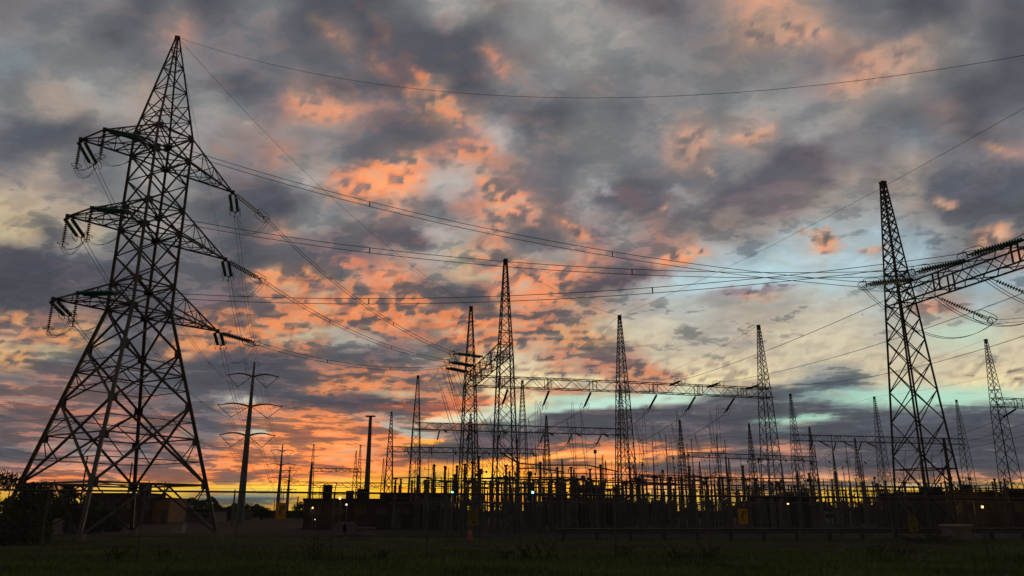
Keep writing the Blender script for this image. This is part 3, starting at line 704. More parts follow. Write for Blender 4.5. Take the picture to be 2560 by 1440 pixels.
# strings and bus conductors between rows
def bay(p1, q1, t1, p2, q2, t2, sag, lb, fark='single', r=.022, droppers=(), zd=5.6, twin=False):
    P = beam_pt(p1, q1, t1, .62, 14.9); Q = beam_pt(p2, q2, t2, -.62, 14.95)
    d = (Q-P); d.z = 0; d.normalize()
    a = string(P, d+V(0, 0, -.55), f'slanting insulator string, near end of {lb}', fark, group='bus insulator strings')
    b = string(Q, -d+V(0, 0, -.3), f'insulator string, far end of {lb}', 'far', rings=False, group='bus insulator strings')
    if twin: bundle(a, b, sag, f'twin bus conductor, {lb}', r=r, sep=.3, sp=(), vert=False)
    else: wire(a, b, sag, f'sagging bus conductor, {lb}', r=r*1.3, group='bus conductors')
    out = []
    for f in droppers:
        c = a.lerp(b, f)-V(0, 0, 4*sag*f*(1-f)); out.append(c)
    return out
def dropper(c, foot, lb, bulge=.6, sep=.2, r=.024):
    t = thing('dropper_cable', lb, 'cable', group='dropper cables')
    for s in (-1, 1):
        pts = []
        for k in range(15):
            u = k/14; p = c.lerp(foot, u); p.x += s*sep*math.sin(PI*u)+bulge*math.sin(PI*u)*u; p.z -= bulge*1.1*math.sin(PI*u)*u
            pts.append(p)
        part('wire', MB().path(pts, r, 4), 'wire', t)
seq = [(A1, A2, C0[0], C0[1], 'left bay', True), (A2, A3, C0[1], C0[2], 'right bay', False)]
ph = ['left phase', 'centre phase', 'right phase']
for (p1, q1, p2, q2, nm, tw) in seq:
    for k, t in enumerate((.25, .52, .80)):
        cs = bay(p1, q1, t, p2, q2, t, 1.0 if tw else 2.6, f'{ph[k]} of the {nm} behind the long girder', droppers=(.02, .16) if tw else (.10, .2), twin=tw)
        for j, c in enumerate(cs):
            dropper(c, V(c.x+.4+.9*j, c.y-1.0+j*3, 5.4), f'{["first","second"][j]} pair of hanging wires below {ph[k]} of the {nm}', bulge=(.15 if tw else 1.1))
for (p1, q1, p2, q2, nm) in ((C0[0], C0[1], D0[0], D0[1], 'second row left bay'), (C0[1], C0[2], D0[1], D0[2], 'second row right bay'),
                             (E0[0], E0[1], F0[1], F0[2], 'right group left bay'), (E0[1], E0[2], F0[2], (98, 214), 'right group right bay')):
    if nm.endswith('right group right bay'): pass
    for k, t in enumerate((.22, .5, .8)):
        cs = bay(p1, q1, t, p2, q2, t, 1.6, f'{ph[k]} of the {nm}', r=.026, droppers=(.15, .5))
        for j, c in enumerate(cs): dropper(c, V(c.x+.5, c.y, 5.2), f'{["near","far"][j]} thin droppers under {ph[k]} of the {nm}', bulge=.5, r=.024)
# front side of row E towards the viewer's right
for k, t in enumerate((.25, .52, .80)):
    P = beam_pt(E0[0], E0[1], t, -.62, 14.95); d = V(-.2, -1, 0)
    a = string(P, V(.28, -.96, -.45), f'insulator string on the front of the long low gantry, {ph[k]}', 'single', group='bus insulator strings')
    Q = V(*H0[0], 0).lerp(V(*H0[1], 0), .2+.3*k)+V(0, .7, 14.9)
    b = string(Q, (a-Q).normalized()-V(0, 0, .3), f'insulator string behind the far right girder, {ph[k]}', 'single', group='bus insulator strings')
    wire(a, b, 1.9, f'sagging conductor between the long low gantry and the far right girder, {ph[k]}', r=.03, group='bus conductors')
    c = a.lerp(b, .35)-V(0, 0, 1.7); dropper(c, V(c.x-1, c.y+2, 5.0), f'droppers right of the big column, {ph[k]}', bulge=.7, r=.02)
    # shallow slack loops beneath the low girder
    wire(a, a+V(-9, 2.0, -4.5), 2.0, f'slack loop of wire under the long low gantry, {ph[k]}', r=.025, group='slack loops', n=16)

def smooth(pts, n=8):
    out = []; m = len(pts)
    for i in range(m-1):
        p0, p1, p2, p3 = pts[max(i-1, 0)], pts[i], pts[i+1], pts[min(i+2, m-1)]
        for k in range(n):
            t = k/n; out.append(.5*((2*p1)+(p2-p0)*t+(2*p0-5*p1+4*p2-p3)*t*t+(3*p1-p0-3*p2+p3)*t*t*t))
    return out+[pts[-1]]
for i, (pts, lb) in enumerate((([(1591, 1034), (1601, 1100), (1603, 1156), (1592, 1200)], 'curved hanging pair, first right of the middle column'), ([(1606, 1019), (1611, 1090), (1614, 1150), (1622, 1186), (1640, 1197)], 'curved hanging pair, second right of the middle column'),
        ([(1631, 1064), (1636, 1120), (1640, 1165), (1645, 1190)], 'straight hanging pair, third right of the middle column'), ([(1675, 1084), (1677, 1140), (1680, 1188)], 'straight hanging pair, fourth right of the middle column'),
        ([(1692, 1025), (1697, 1110), (1698, 1165), (1690, 1192), (1682, 1196)], 'curved hanging pair, fifth right of the middle column'), ([(1775, 1028), (1783, 1110), (1790, 1170), (1806, 1192), (1815, 1197)], 'deep hanging loop left of the end column'),
        ([(1793, 1015), (1797, 1090), (1799, 1140), (1790, 1180), (1775, 1194)], 'hanging pair ending at the ringed transformer'),
        ([(1340, 1002), (1342, 1080), (1344, 1168)], 'long vertical pair right of the near central column'), ([(1430, 1006), (1434, 1080), (1438, 1166)], 'long vertical pair left of the middle column'),
        ([(1100, 960), (1130, 1060), (1165, 1140), (1195, 1168)], 'long slanting pair crossing the corner column low'), ([(1118, 925), (1150, 1030), (1190, 1110), (1225, 1160)], 'long slanting pair crossing the corner column, middle'),
        ([(1135, 885), (1165, 980), (1230, 1080), (1300, 1160)], 'long slanting pair from the upper corner string'))):
    t = thing('dropper_cable', lb, 'cable', group='dropper cables')
    n_ = len(pts)-1; Y0, Y1 = (88, 74) if i >= 7 and i < 9 else ((92, 73) if i < 7 else ((82, 79, 74)[i-9], 74))
    for s_ in (-.17, .17):
        part('wire', MB().path(smooth([W(px, py_, lerp(Y0, Y1, k/n_))+V(s_*(1 if 0 < k < n_ else .5), 0, 0) for k, (px, py_) in enumerate(pts)]), .026, 4), 'wire', t)
    for k in range(1, n_):
        c = W(*pts[k], lerp(Y0, Y1, k/n_)); part('spacer', MB().bar(c-V(.19, 0, 0), c+V(.19, 0, 0), .04), 'wire', t)
# ------------------------------------------------------------------ switchyard equipment
def porc_prof(n, r0, r1): 
    pr_ = []
    for i in range(n):
        r = lerp(r0, r1, i/n); pr_ += [((i+.1)/n, r*.68), ((i+.35)/n, r), ((i+.55)/n, r*.68)]
    return [(0, r0*.7)]+pr_+[(1, r1*.7)]
def stand(mb, h, w=.32):
    for sx in (-1, 1):
        for sy in (-1, 1): mb.bar((sx*w/2, sy*w/2, 0), (sx*w/2, sy*w/2, h), .035)
    n = 4
    for i in range(n):
        a, b = h*i/n, h*(i+1)/n
        for s in (-1, 1): mb.bar((-w/2, s*w/2, a), (w/2, s*w/2, b), .02, 3); mb.bar((s*w/2, -w/2, b), (s*w/2, w/2, a), .02, 3)
    return mb.box((0, 0, h+.04), (w+.15, w+.15, .1))
def mk_post():
    t = thing('post_insulator', '', 'insulator')
    part('stand', stand(MB(), 2.9), 'grey', t); part('insulator_column', MB().lathe((0, 0, 2.98), (0, 0, 5.3), porc_prof(16, .17, .14), 8), 'porc', t)
    part('cap', MB().lathe((0, 0, 5.3), (0, 0, 5.5), [(0, .12), (.5, .16), (1, .08)], 8), 'grey', t); return t
def mk_disc():
    t = thing('disconnect_switch', '', 'switchgear'); s = MB()
    for x in (-1.5, 1.5): s.bar((x, 0, 0), (x, 0, 2.6), .11, 6); s.bar((x, 0, 1.6), (x*.55, 0, 2.6), .04)
    s.box((0, 0, 2.68), (3.9, .35, .16)); part('frame', s, 'grey', t)
    for x in (-1.5, 0, 1.5): part('insulator_column', MB().lathe((x, 0, 2.78), (x, 0, 4.7), porc_prof(13, .15, .12), 8), 'porc', t)
    part('blade', MB().bar((-1.6, 0, 4.85), (1.6, 0, 4.95), .05, 6).box((-1.5, 0, 4.8), (.4, .18, .16)).box((1.5, 0, 4.85), (.4, .18, .16)).bar((0, 0, 4.9), (.5, 0, 5.35), .03), 'steel', t)
    for x in (-1.75, 1.75): part('corona_ring', MB().path([V(x, .2*math.cos(2*PI*k/10), 4.95+.28*math.sin(2*PI*k/10)) for k in range(10)], .02, 4, True), 'steel2', t)
    return t
def mk_breaker():
    t = thing('circuit_breaker', '', 'switchgear')
    s = MB(); s.bar((0, 0, 0), (0, 0, 2.3), .12, 8); s.box((.1, 0, 1.3), (.55, .5, .9)); s.box((0, 0, 2.35), (.5, .4, .15)); part('stand', s, 'grey', t)
    part('insulator_column', MB().lathe((0, 0, 2.42), (0, 0, 4.1), porc_prof(13, .13, .12), 8), 'porc', t)
    part('interrupter', MB().lathe((0, 0, 4.25), (0, 0, 5.5), porc_prof(10, .15, .13), 8), 'porc', t)
    part('hub', MB().box((0, 0, 4.17), (.34, .3, .2)), 'grey', t)
    part('terminal', MB().box((0, 0, 5.55), (.3, .26, .12)).bar((0, 0, 5.55), (.5, 0, 5.45), .03), 'grey', t); return t
def mk_ct():
    t = thing('current_transformer', '', 'switchgear'); part('stand', stand(MB(), 2.4, .36), 'grey', t)
    part('tank', MB().box((0, 0, 2.7), (.5, .5, .45)), 'grey', t)
    part('insulator_column', MB().lathe((0, 0, 2.92), (0, 0, 4.5), porc_prof(12, .16, .13), 8), 'porc', t)
    part('head', MB().lathe((0, 0, 4.5), (0, 0, 4.95), [(0, .15), (.15, .22), (.8, .22), (1, .12)], 10).bar((-.5, 0, 4.7), (.5, 0, 4.7), .04).box((.5, 0, 4.7), (.12, .2, .2)), 'grey', t); return t
def mk_vt():
    t = thing('voltage_transformer', '', 'switchgear')
    part('stand', MB().bar((0, 0, 0), (0, 0, 2.4), .13, 8).box((0, 0, 2.5), (.6, .6, .35)).box((.35, 0, 1.4), (.35, .3, .5)), 'grey', t)
    part('insulator_column', MB().lathe((0, 0, 2.7), (0, 0, 4.5), porc_prof(14, .17, .15), 8), 'porc', t)
    part('terminal', MB().bar((-.75, 0, 4.62), (.75, 0, 4.56), .06).box((0, 0, 4.6), (.35, .3, .25)).bar((-.7, 0, 4.6), (-.7, 0, 4.75), .04), 'steel', t)
    for x in (-.72, .72):
        part('corona_ring', MB().path([V(x+.22*math.cos(2*PI*k/12), 0, 4.78+.34*math.sin(2*PI*k/12)) for k in range(12)], .022, 4, True), 'steel2', t)
    return t
def mk_rod():
    t = thing('lightning_rod', '', 'pole')
    part('base_pole', MB().lathe((0, 0, 0), (0, 0, 5.2), [(0, .19), (1, .13)], 8), 'pole', t)
    part('rod', MB().lathe((0, 0, 5.2), (0, 0, 8.4), [(0, .08), (.04, .055), (.95, .03), (.96, .07), (1, .04)], 6), 'steel', t); return t
def mk_trafo():
    t = thing('power_transformer', '', 'transformer')
    part('tank', MB().box((0, 0, 1.9), (5.2, 2.6, 2.8)).box((0, 0, 3.36), (5.3, 2.7, .12)).box((0, 0, .3), (5.8, 3.0, .4)), 'grey', t)
    f = MB()
    for k in range(12): f.box((-2.4+k*.43, -1.75, 1.8), (.08, .8, 2.3))
    part('radiator', f, 'grey', t)
    part('conservator', MB().lathe((-2.2, .6, 4.4), (2.0, .6, 4.4), [(0, .2), (.03, .45), (.97, .45), (1, .2)], 12).bar((-1.2, .6, 3.4), (-1.2, .6, 4.0), .08).bar((1.2, .6, 3.4), (1.2, .6, 4.0), .08), 'grey', t)
    for k in (-1, 0, 1): part('bushing', MB().lathe((k*1.5, -.5, 3.4), (k*1.75, -.9, 5.6), porc_prof(12, .2, .13), 8), 'porc', t)
    return t
proto = dict(post=mk_post(), disc=mk_disc(), brk=mk_breaker(), ct=mk_ct(), vt=mk_vt(), rod=mk_rod(), tra=mk_trafo())
used = set()
NM = dict(post='ribbed post insulator', disc='disconnect switch', brk='two-stage circuit breaker', ct='current transformer', vt='instrument transformer with hoops', rod='slim lightning rod pole', tra='bulky dark power transformer')
GR = dict(post='post insulators', disc='disconnect switches', brk='circuit breakers', ct='current transformers', vt='ringed instrument transformers', rod='lightning rods', tra='power transformers')
marks = [(-99, 1010, 'left of the second row gantry'), (1010, 1130, 'left of the central gantry corner'), (1130, 1310, 'between the legs of the central gantry corner'), (1310, 1420, 'just right of the near central column'),
         (1420, 1530, 'left of the middle gantry column'), (1530, 1640, 'right behind the middle gantry column'), (1640, 1760, 'below the first hanging strings'),
         (1760, 1880, 'left of the end column of the long girder'), (1880, 2040, 'behind the end column of the long girder'), (2040, 2220, 'left of the big right column'), (2220, 2400, 'behind the big right column'), (2400, 9999, 'at the far right edge')]
cnt = {}
def put(kind, x, y, rz=GA, s=1.0):
    px = 1280+x/y*F*1.0418
    if px < 985 or px > 2640: return
    zone = next(m for a, b, m in marks if a <= px < b)
    row = 'in front' if y < 82 else ('midway' if y < 125 else 'far back')
    lb = f'dark {NM[kind]} {row}, {zone}'
    src = proto[kind]
    if kind not in used:
        used.add(kind); src.location = (x, y, 0); src.rotation_euler = (0, 0, rz); src.scale = (s,)*3; o = src
    else: o = copy_tree(src, (x, y, 0), rz, scale=s)
    o['group'] = GR[kind]+f' {row}, {zone}'; o['category'] = src['category']; o['label'] = lb
    return o
def gridp(a, b): return (-4.6+a*U.x+b*VV.x, 84+a*U.y+b*VV.y)
# notable individual pieces
for px, Y, k, s in ((1640, 70, 'vt', 1.0), (1680, 74, 'vt', 1.02), (1772, 72, 'vt', 1.0), (1812, 76, 'vt', 1.04), (1865, 75, 'vt', 1.0), (1600, 73, 'vt', 1.0),
                    (1640, 78, 'rod', 1.0), (1740, 68, 'rod', .92), (1826, 74, 'rod', .98), (1728, 90, 'rod', 1.1), (1930, 66, 'rod', .8), (2055, 62, 'rod', .8), (2100, 58, 'rod', .85), (2165, 60, 'rod', .72), (2390, 56, 'rod', .7),
                    (1295, 68, 'post', 1.05), (1352, 70, 'post', 1.08), (1395, 72, 'post', 1.02), (1505, 71, 'post', 1.05), (1430, 72, 'brk', 1.0), (1265, 69, 'brk', 1.0), (1200, 72, 'ct', 1.1), (1325, 76, 'ct', 1.1), (1380, 70, 'ct', .9), (1460, 69, 'ct', .95),
                    (1478, 70, 'brk', .95), (1225, 67, 'disc', .9), (1180, 74, 'brk', 1.1), (1160, 72, 'brk', 1.05), (1195, 70, 'brk', 1.15), (1110, 78, 'post', 1.1), (1082, 80, 'post', 1.15), (1140, 77, 'post', 1.1), (1372, 75, 'disc', .95), (1450, 78, 'disc', .95), (1545, 76, 'disc', .9)):
    p = G(px, Y); put(k, p.x, p.y, GA, s)
for b, kinds, da in ((-22, 'post vt', 4.6), (-18, 'post disc ct', 2.9), (-12.5, 'ct brk post', 2.7), (-7, 'disc post', 3.4), (-3, 'post post ct', 2.8), (5, 'post ct', 3.2), (10, 'brk post', 3.4), (16, 'disc post', 3.6), (22, 'post ct', 3.4), (28, 'ct vt', 3.8), (35, 'post', 3.2), (41, 'disc ct', 4.0),
                     (52, 'disc ct', 5.0), (60, 'brk post', 5.0), (70, 'post vt', 5.0), (80, 'disc', 5.2), (100, 'post ct', 6), (115, 'brk', 6.5)):
    ks = kinds.split(); a = -22
    i = 0
    while a < 130:
        x, y = gridp(a+R.uniform(-.3, .3), b)
        if y > 54 and R.random() < (.86 if b > 0 else .8):
            px = 1280+x/y*F*1.0418
            # keep the walkways free in front at the far right
            if not (b < 0 and px > 2050 and R.random() < .6): put(ks[(i//3) % len(ks)], x, y, GA, R.uniform(.8, 1.0) if b < 0 else R.uniform(.88, 1.06))
        a += da*(1.35 if b > 40 else 1); i += 1
        if i % 3 == 0: a += 2.2
for a, b in ((12, -4), (46, 10), (70, 6), (92, 20), (24, 46), (110, 30)):
    x, y = gridp(a, b); put('tra', x, y, GA, .9)
# rigid bus tubes on the front posts
def tube(pts, lb, r=.06): return solo('bus_tube', MB().path(pts, r, 8), 'steel', lb, 'bus pipe', 'rigid bus tubes')
tube([W(1250, 1130, 66), W(1295, 1158, 68), W(1350, 1163, 70), W(1470, 1163, 71), W(1545, 1179, 72)], 'long dark bus pipe bending down at both ends above the post insulators')
tube([W(1300, 1172, 69), W(1345, 1170, 70), W(1410, 1180, 72)], 'short bus pipe sloping down to the right below the long one')
tube([W(1240, 1196, 66), W(1290, 1193, 68), W(1420, 1194, 70), W(1470, 1204, 71), W(1560, 1207, 73)], 'lower bus pipe with a slight bend left of the middle column')
tube([W(1565, 1204, 73), W(1690, 1209, 77)], 'straight bus pipe right of the middle column, upper one')
tube([W(1600, 1211, 78), W(1735, 1214, 82)], 'straight bus pipe right of the middle column, lower one')
tube([W(2235, 1241, 60), W(2400, 1240, 62)], 'level bus pipe crossing behind the legs of the big right column')
tube([W(2375, 1225, 70), W(2600, 1227, 74)], 'thin level bus pipe right of the big column')
tube([W(2480, 1220, 60), W(2640, 1228, 62)], 'thick bus pipe at the right edge')
# horizontal strings of low bus behind, row girders on short legs
for (a0_, a1_, b, z, lb) in ((-22, 2, 96, 7.4, 'low bus frame left of the central gantry'), (-16, 22, 70, 6.2, 'low bus frame behind the central gantry legs'), (20, 52, 110, 8.6, 'low bus frame far behind the middle column'), (64, 120, 60, 5.4, 'low bus frame behind the big right column')):
    t = thing('low_gantry', lb, 'gantry', group='low bus frames')
    p, q = gridp(a0_, b), gridp(a1_, b)
    part('girder', beam(p, q, z, z+.8, .6, r=.06, rb=.04, step=1.3), 'steel', t)
    n = max(2, round((a1_-a0_)/9))
    for k in range(n+1):
        x, y = gridp(lerp(a0_, a1_, k/n), b); part('leg', MB().bar((x-.25, y, 0), (x-.25, y, z+.1), .07).bar((x+.25, y, 0), (x+.25, y, z+.1), .07).bar((x-.25, y, z*.5), (x+.25, y, z*.7), .04), 'steel', t)
for i, (px0, px1, Y, z, lb) in enumerate(((1020, 1400, 100, 5.9, 'far left'), (1180, 1620, 86, 5.2, 'centre left'), (1290, 1560, 74, 3.9, 'near centre'), (1380, 1760, 95, 6.2, 'centre'), (1560, 1900, 84, 4.6, 'centre right'),
        (1600, 2000, 112, 6.6, 'right of centre'), (1900, 2350, 105, 5.2, 'between end column and big column'), (1720, 2100, 140, 7.8, 'far right of centre'), (2150, 2560, 88, 4.4, 'behind the big column'), (1060, 1330, 76, 4.6, 'near left'))):
    a_, b_ = G(px0, Y, z), G(px1, Y*1.06, z-.1)
    t = thing('bus_run', f'straight horizontal bus run on slim posts, {lb}', 'bus pipe', group='straight bus runs')
    part('pipe', MB().bar(a_, b_, .06, 6).bar(a_+V(0, 1.2, -.5), b_+V(0, 1.2, -.5), .045, 6).bar(a_, a_+V(0, 1.2, -.5), .04).bar(b_, b_+V(0, 1.2, -.5), .04), 'steel', t)
    n = max(4, int((b_-a_).length/2.6))
    for k in range(n+1):
        c = a_.lerp(b_, k/n); part('post', MB().lathe((c.x, c.y, 0), (c.x, c.y, z), [(0, .10), (.5, .10), (.52, .06), (.56, .13), (.62, .07), (.66, .13), (.72, .07), (.76, .13), (.82, .07), (.86, .12), (1, .06)], 7), 'grey', t)
R2 = random.Random(11)
for i in range(190):
    px = R2.uniform(1010, 2560); Y = R2.uniform(66, 150); p = G(px, Y)
    if px > 2180 and Y < 80: continue
    h = R2.choice((4.2, 5.2, 6.0, 6.8, 8.2))*(1 if Y < 100 else 1.15); z_ = next(m for a, b, m in marks if a <= px < b)
    t = thing('slim_post', f'slim dark post of the crowded yard, {z_}', 'post', p, group=f'slim posts, {z_}')
    part('shaft', MB().lathe((0, 0, 0), (0, 0, h), [(0, .11), (.55, .09), (.57, .05), (1, .035)], 6), 'grey', t)
    if i % 3 == 0: part('arm', MB().bar((-.6, 0, h*.8), (.6, 0, h*.8), .035).bar((-.55, 0, h*.8), (-.55, 0, h*.8+.35), .05).bar((.55, 0, h*.8), (.55, 0, h*.8+.35), .05), 'steel', t)
    elif i % 3 == 1: part('head', MB().box((0, 0, h*.97), (.24, .2, .3)), 'grey', t)
# plain poles
def pole(px, Y, h, r0, r1, lb, cap=False, cross=0, m='pole'):
    p = G(px, Y); t = thing('utility_pole', lb, 'pole', p, group='single poles')
    part('pole', MB().lathe((0, 0, 0), (0, 0, h), [(0, r0), (1, r1)], 10), m, t)
    if cap: part('cap', MB().box((0, 0, h+.04), (r1*6, r1*4, .1)), 'steel', t)
    for k in range(cross):
        part('crossarm', MB().box((0, 0, h-.6-k*1.3), (2.6, .14, .16)), 'bark', t)
        part('insulator', MB().bar((-1.1, 0, h-.5-k*1.3), (-1.1, 0, h-.2-k*1.3), .07).bar((1.1, 0, h-.5-k*1.3), (1.1, 0, h-.2-k*1.3), .07), 'porc', t)
pole(914, 95, 12.9, .42, .19, 'thick dark pole with a flat plate on top between the two gantries', True)
pole(771, 130, 9.6, .30, .16, 'short bare pole left of the small far gantry')
pole(197, 120, 9.9, .14, .10, 'thin leaning pole behind the left bushes', m='bark')
pole(313, 130, 9.6, .14, .10, 'thin wooden pole seen through the base of the tower', m='bark')
pole(404, 200, 9.2, .16, .12, 'small pole with two crossarms seen through the tower', cross=2, m='bark')
pole(582, 105, 4.6, .22, .08, 'pointed stub pole just left of the first monopole')
pole(684, 190, 4.6, .12, .1, 'thin short post left of the second monopole')
pole(2150, 130, 7.0, .14, .1, 'small lamp post left of the big right column', True)
pole(2325, 120, 9.2, .14, .1, 'small lamp post seen through the big right column', True)
pole(2388, 52, 6.3, .13, .10, 'plain dark pole beside the big right column', m='steel')
pole(742, 260, 7.0, .25, .2, 'far pole right of the second monopole')
wire(W(-60, 1125, 110), G(197, 120, 9.6), .8, 'thin wire from the left edge to the leaning pole', r=.02)
wire(G(197, 120, 9.6), G(313, 130, 9.4), .5, 'thin wire between the two thin poles on the left', r=.02)
wire(W(-60, 1100, 110), G(313, 130, 9.4), .9, 'upper thin wire from the left edge', r=.02)

# ------------------------------------------------------------------ chain link fence
FY0, FY1, FX = 27.9, 29.3, 24.0
def fy(x): return lerp(FY0, FY1, (x+FX)/(2*FX))
def ftop(x): return lerp(2.36, 1.98, (x+FX)/(2*FX))
fe = thing('chain_link_fence', 'chain link fence with barbed wire running across the whole foreground', 'fence')
x = -22.9; k = 0
while x < FX:
    part('post', MB().bar((x, fy(x), -.3), (x, fy(x), ftop(x)), .033, 8), 'steel2', fe)
    part('barb_arm', MB().bar((x, fy(x), ftop(x)), (x, fy(x)+.22, ftop(x)+.36), .018), 'steel2', fe)
    x += 3.32; k += 1
part('top_rail', MB().bar((-FX, fy(-FX), ftop(-FX)), (FX, fy(FX), ftop(FX)), .036, 8), 'steel', fe)
bw = MB()
for s in (.12, .24, .36):
    bw.bar((-FX, fy(-FX)+.6*s, ftop(-FX)+s), (FX, fy(FX)+.6*s, ftop(FX)+s), .004, 3)
    for i in range(380):
        x = -FX+i*.125; bw.bar((x, fy(x)+.6*s, ftop(x)+s-.014), (x+.012, fy(x)+.6*s, ftop(x)+s+.014), .003, 3)
part('barbed_wire', bw, 'steel', fe)
lk = MB(); st_ = .075
i = 0; x = -FX-2.3
while x < FX:
    for sg in (1, -1):
        xa = x if sg == 1 else x+2.2
        z0, z1 = 0.02, 2.2
        xb = xa+sg*2.2
        zt = ftop(min(max(xb, -FX), FX)); f_ = min(1, (zt-z0)/(z1-z0))
        xb = xa+(xb-xa)*f_; z1 = z0+(z1-z0)*f_
        if abs(xa) > FX or abs(xb) > FX: continue
        lk.bar((xa, fy(xa)-.01*sg, z0), (xb, fy(xb)-.01*sg, z1), .0028, 3, caps=False)
    x += st_
part('wire_mesh', lk, 'steel2', fe)
# inner fence of the yard
fi = thing('inner_fence', 'low inner yard fence behind the guardrail', 'fence')
for k in range(38):
    x = -6+k*2.6; part('post', MB().bar((x, 55+.03*x, 0), (x, 55+.03*x, 2.25), .035, 6), 'steel2', fi)
part('top_rail', MB().bar((-6, 54.8, 2.25), (92, 57.8, 2.25), .035, 6), 'steel2', fi)
lk = MB()
x = -6
while x < 90:
    for sg in (1, -1):
        xa, xb = (x, x+2.2) if sg == 1 else (x+2.2, x); lk.bar((xa, 55+.03*xa, .05), (xb, 55+.03*xb, 2.25), .005, 3, caps=False)
    x += .22
part('wire_mesh', lk, 'steel2', fi)

# ------------------------------------------------------------------ signs on the fence
def sign(px, pz, w, h, m, lb, content, rough_y=-.05):
    X = (px-1280)/F/1.0418*28.4; Y = fy(X)-.06
    t = thing('warning_sign', lb, 'sign', (X, Y, pz), group='fence signs')
    b = MB(); r = .05; pts = []
    for cx, cz, a_ in ((w/2-r, h/2-r, 0), (-w/2+r, h/2-r, 90), (-w/2+r, -h/2+r, 180), (w/2-r, -h/2+r, 270)):
        for k in range(4): a = math.radians(a_+30*k); pts.append((cx+r*math.cos(a), cz+r*math.sin(a)))
    n = len(pts); b.v = [(x, -.004, z) for x, z in pts]+[(x, .004, z) for x, z in pts]
    b.f = [tuple(range(n)), tuple(range(2*n-1, n-1, -1))]+[(i, i+n, (i+1) % n+n, (i+1) % n) for i in range(n)]
    part('panel', b, m, t); part('print', content(w, h), 'black', t); return t
def flat(mb, pts):
    k = len(mb.v); mb.v += [(x, -.008, z) for x, z in pts]; mb.f.append(tuple(range(k, k+len(pts))))
def danger(w, h):
    m = MB()
    # falling figure struck by a bolt, dark band of lettering below
    flat(m, [(.0, .12), (.05, .13), (.06, .17), (.02, .19), (-.01, .17)])
    flat(m, [(-.02, .11), (.04, .12), (.01, .04), (-.04, -.03), (-.07, -.04), (-.05, .04)])
    flat(m, [(-.04, -.03), (-.01, -.01), (.05, -.07), (.03, -.09), (-.02, -.05)])
    flat(m, [(-.06, -.03), (-.03, -.03), (-.05, -.10), (-.08, -.10)])
    flat(m, [(.03, .10), (.09, .07), (.08, .05), (.02, .08)])
    flat(m, [(.10, .20), (.13, .20), (.10, .13), (.12, .13), (.06, .05), (.085, .11), (.065, .11)])
    z = -.135
    for x0, x1 in ((-.13, -.095), (-.08, -.045), (-.03, .005), (.02, .055), (.07, .10), (.115, .135)):
        for a, b in ((0, .012), (-.022, -.01)): flat(m, [(x0, z+a), (x1, z+a), (x1, z+b), (x0, z+b)][::1])
        flat(m, [(x0, z-.022), (x0+.01, z-.022), (x0+.01, z+.012), (x0, z+.012)])
    return m
def notice(w, h):
    m = MB()
    for i, (a, b) in enumerate(((-.10, .10), (-.11, .03), (-.08, .09), (-.12, .02), (-.11, .05), (-.12, .04))):
        z = h/2-.08-i*.055; x = a
        while x < b:
            l = R.uniform(.015, .04); flat(m, [(x, z), (min(b, x+l), z), (min(b, x+l), z+.016), (x, z+.016)]); x += l+.012
    flat(m, [(.02+.07*math.cos(2*PI*k/10), -.16+.035*math.sin(2*PI*k/10)+.01*math.cos(2*PI*k/10)) for k in range(10)])
    return m
sign(704, 1.60, .36, .55, 'ysign', 'bright yellow danger sign at the left of the fence, against the pale sky strip', danger)
sign(1183, 1.38, .38, .55, 'lsign', 'dull yellow notice sign with lines of small text left of the centre', notice)
sign(1865, 1.42, .34, .53, 'ysign', 'orange-yellow danger sign below the end column of the long girder', danger)
sign(2299, 1.16, .34, .52, 'lsign', 'barely visible yellow notice at the foot of the big right column', notice)

# ------------------------------------------------------------------ small ground objects
t = thing('guardrail', 'long corrugated steel guardrail along the gravel yard', 'guardrail')
gx0, gx1 = 2.6, 33.0
prof = [(-.15, 0), (-.12, -.04), (-.06, -.04), (-.02, .03), (.02, .03), (.06, -.04), (.12, -.04), (.15, 0)]
def gy(x): return 47.5+.05*x
rl = MB(); n = 40
for i in range(n+1):
    x = lerp(gx0, gx1, i/n)
    for z, o in prof: rl.v.append((x, gy(x)+o, .55+z))
for i in range(n):
    for j in range(7): rl.f.append((i*8+j, (i+1)*8+j, (i+1)*8+j+1, i*8+j+1))
part('rail', rl, 'steel2', t)
x = gx0+.4
while x < gx1:
    part('post', MB().box((x, gy(x)+.14, .33), (.18, .2, .78)), 'bark', t); x += 2.0
t = thing('traffic_cone', 'small orange traffic cone in front of the central gantry', 'cone', G(1176, 49))
part('body', MB().lathe((0, 0, .03), (0, 0, .72), [(0, .17), (1, .03)], 14), 'orange', t); part('base', MB().box((0, 0, .02), (.42, .42, .05)), 'orange', t)
part('band', MB().lathe((0, 0, .38), (0, 0, .5), [(0, .107), (1, .082)], 14), 'white', t)
for px, lb in ((855, 'left one of three pale cable drums lying on the grass'), (877, 'middle one of three pale cable drums lying on the grass')):
    p = G(px, 60); t = thing('cable_drum', lb, 'cable drum', p, group='cable drums')
    for y in (-.3, .3): part('flange', MB().lathe((0, y-.04, .48), (0, y+.04, .48), [(0, .48), (1, .48)], 18), 'conc', t)
    part('core', MB().lathe((0, -.26, .48), (0, .26, .48), [(0, .26), (1, .26)], 14), 'bark', t)
p = G(910, 60); t = thing('concrete_block', 'low pale concrete slab right of the cable drums', 'concrete block', p)
part('body', MB().box((0, 0, .22), (1.1, .6, .44)), 'conc', t); part('slab', MB().box((.1, 0, .5), (1.5, .8, .12)), 'conc', t)
p = G(2385, 46); t = thing('concrete_vault', 'pale concrete vault box with a lid beside the big right column', 'vault box', p)
part('body', MB().box((0, 0, .42), (1.15, 1.1, .84)), 'conc', t); part('lid', MB().box((0, 0, .88), (1.3, 1.2, .1)), 'white', t)
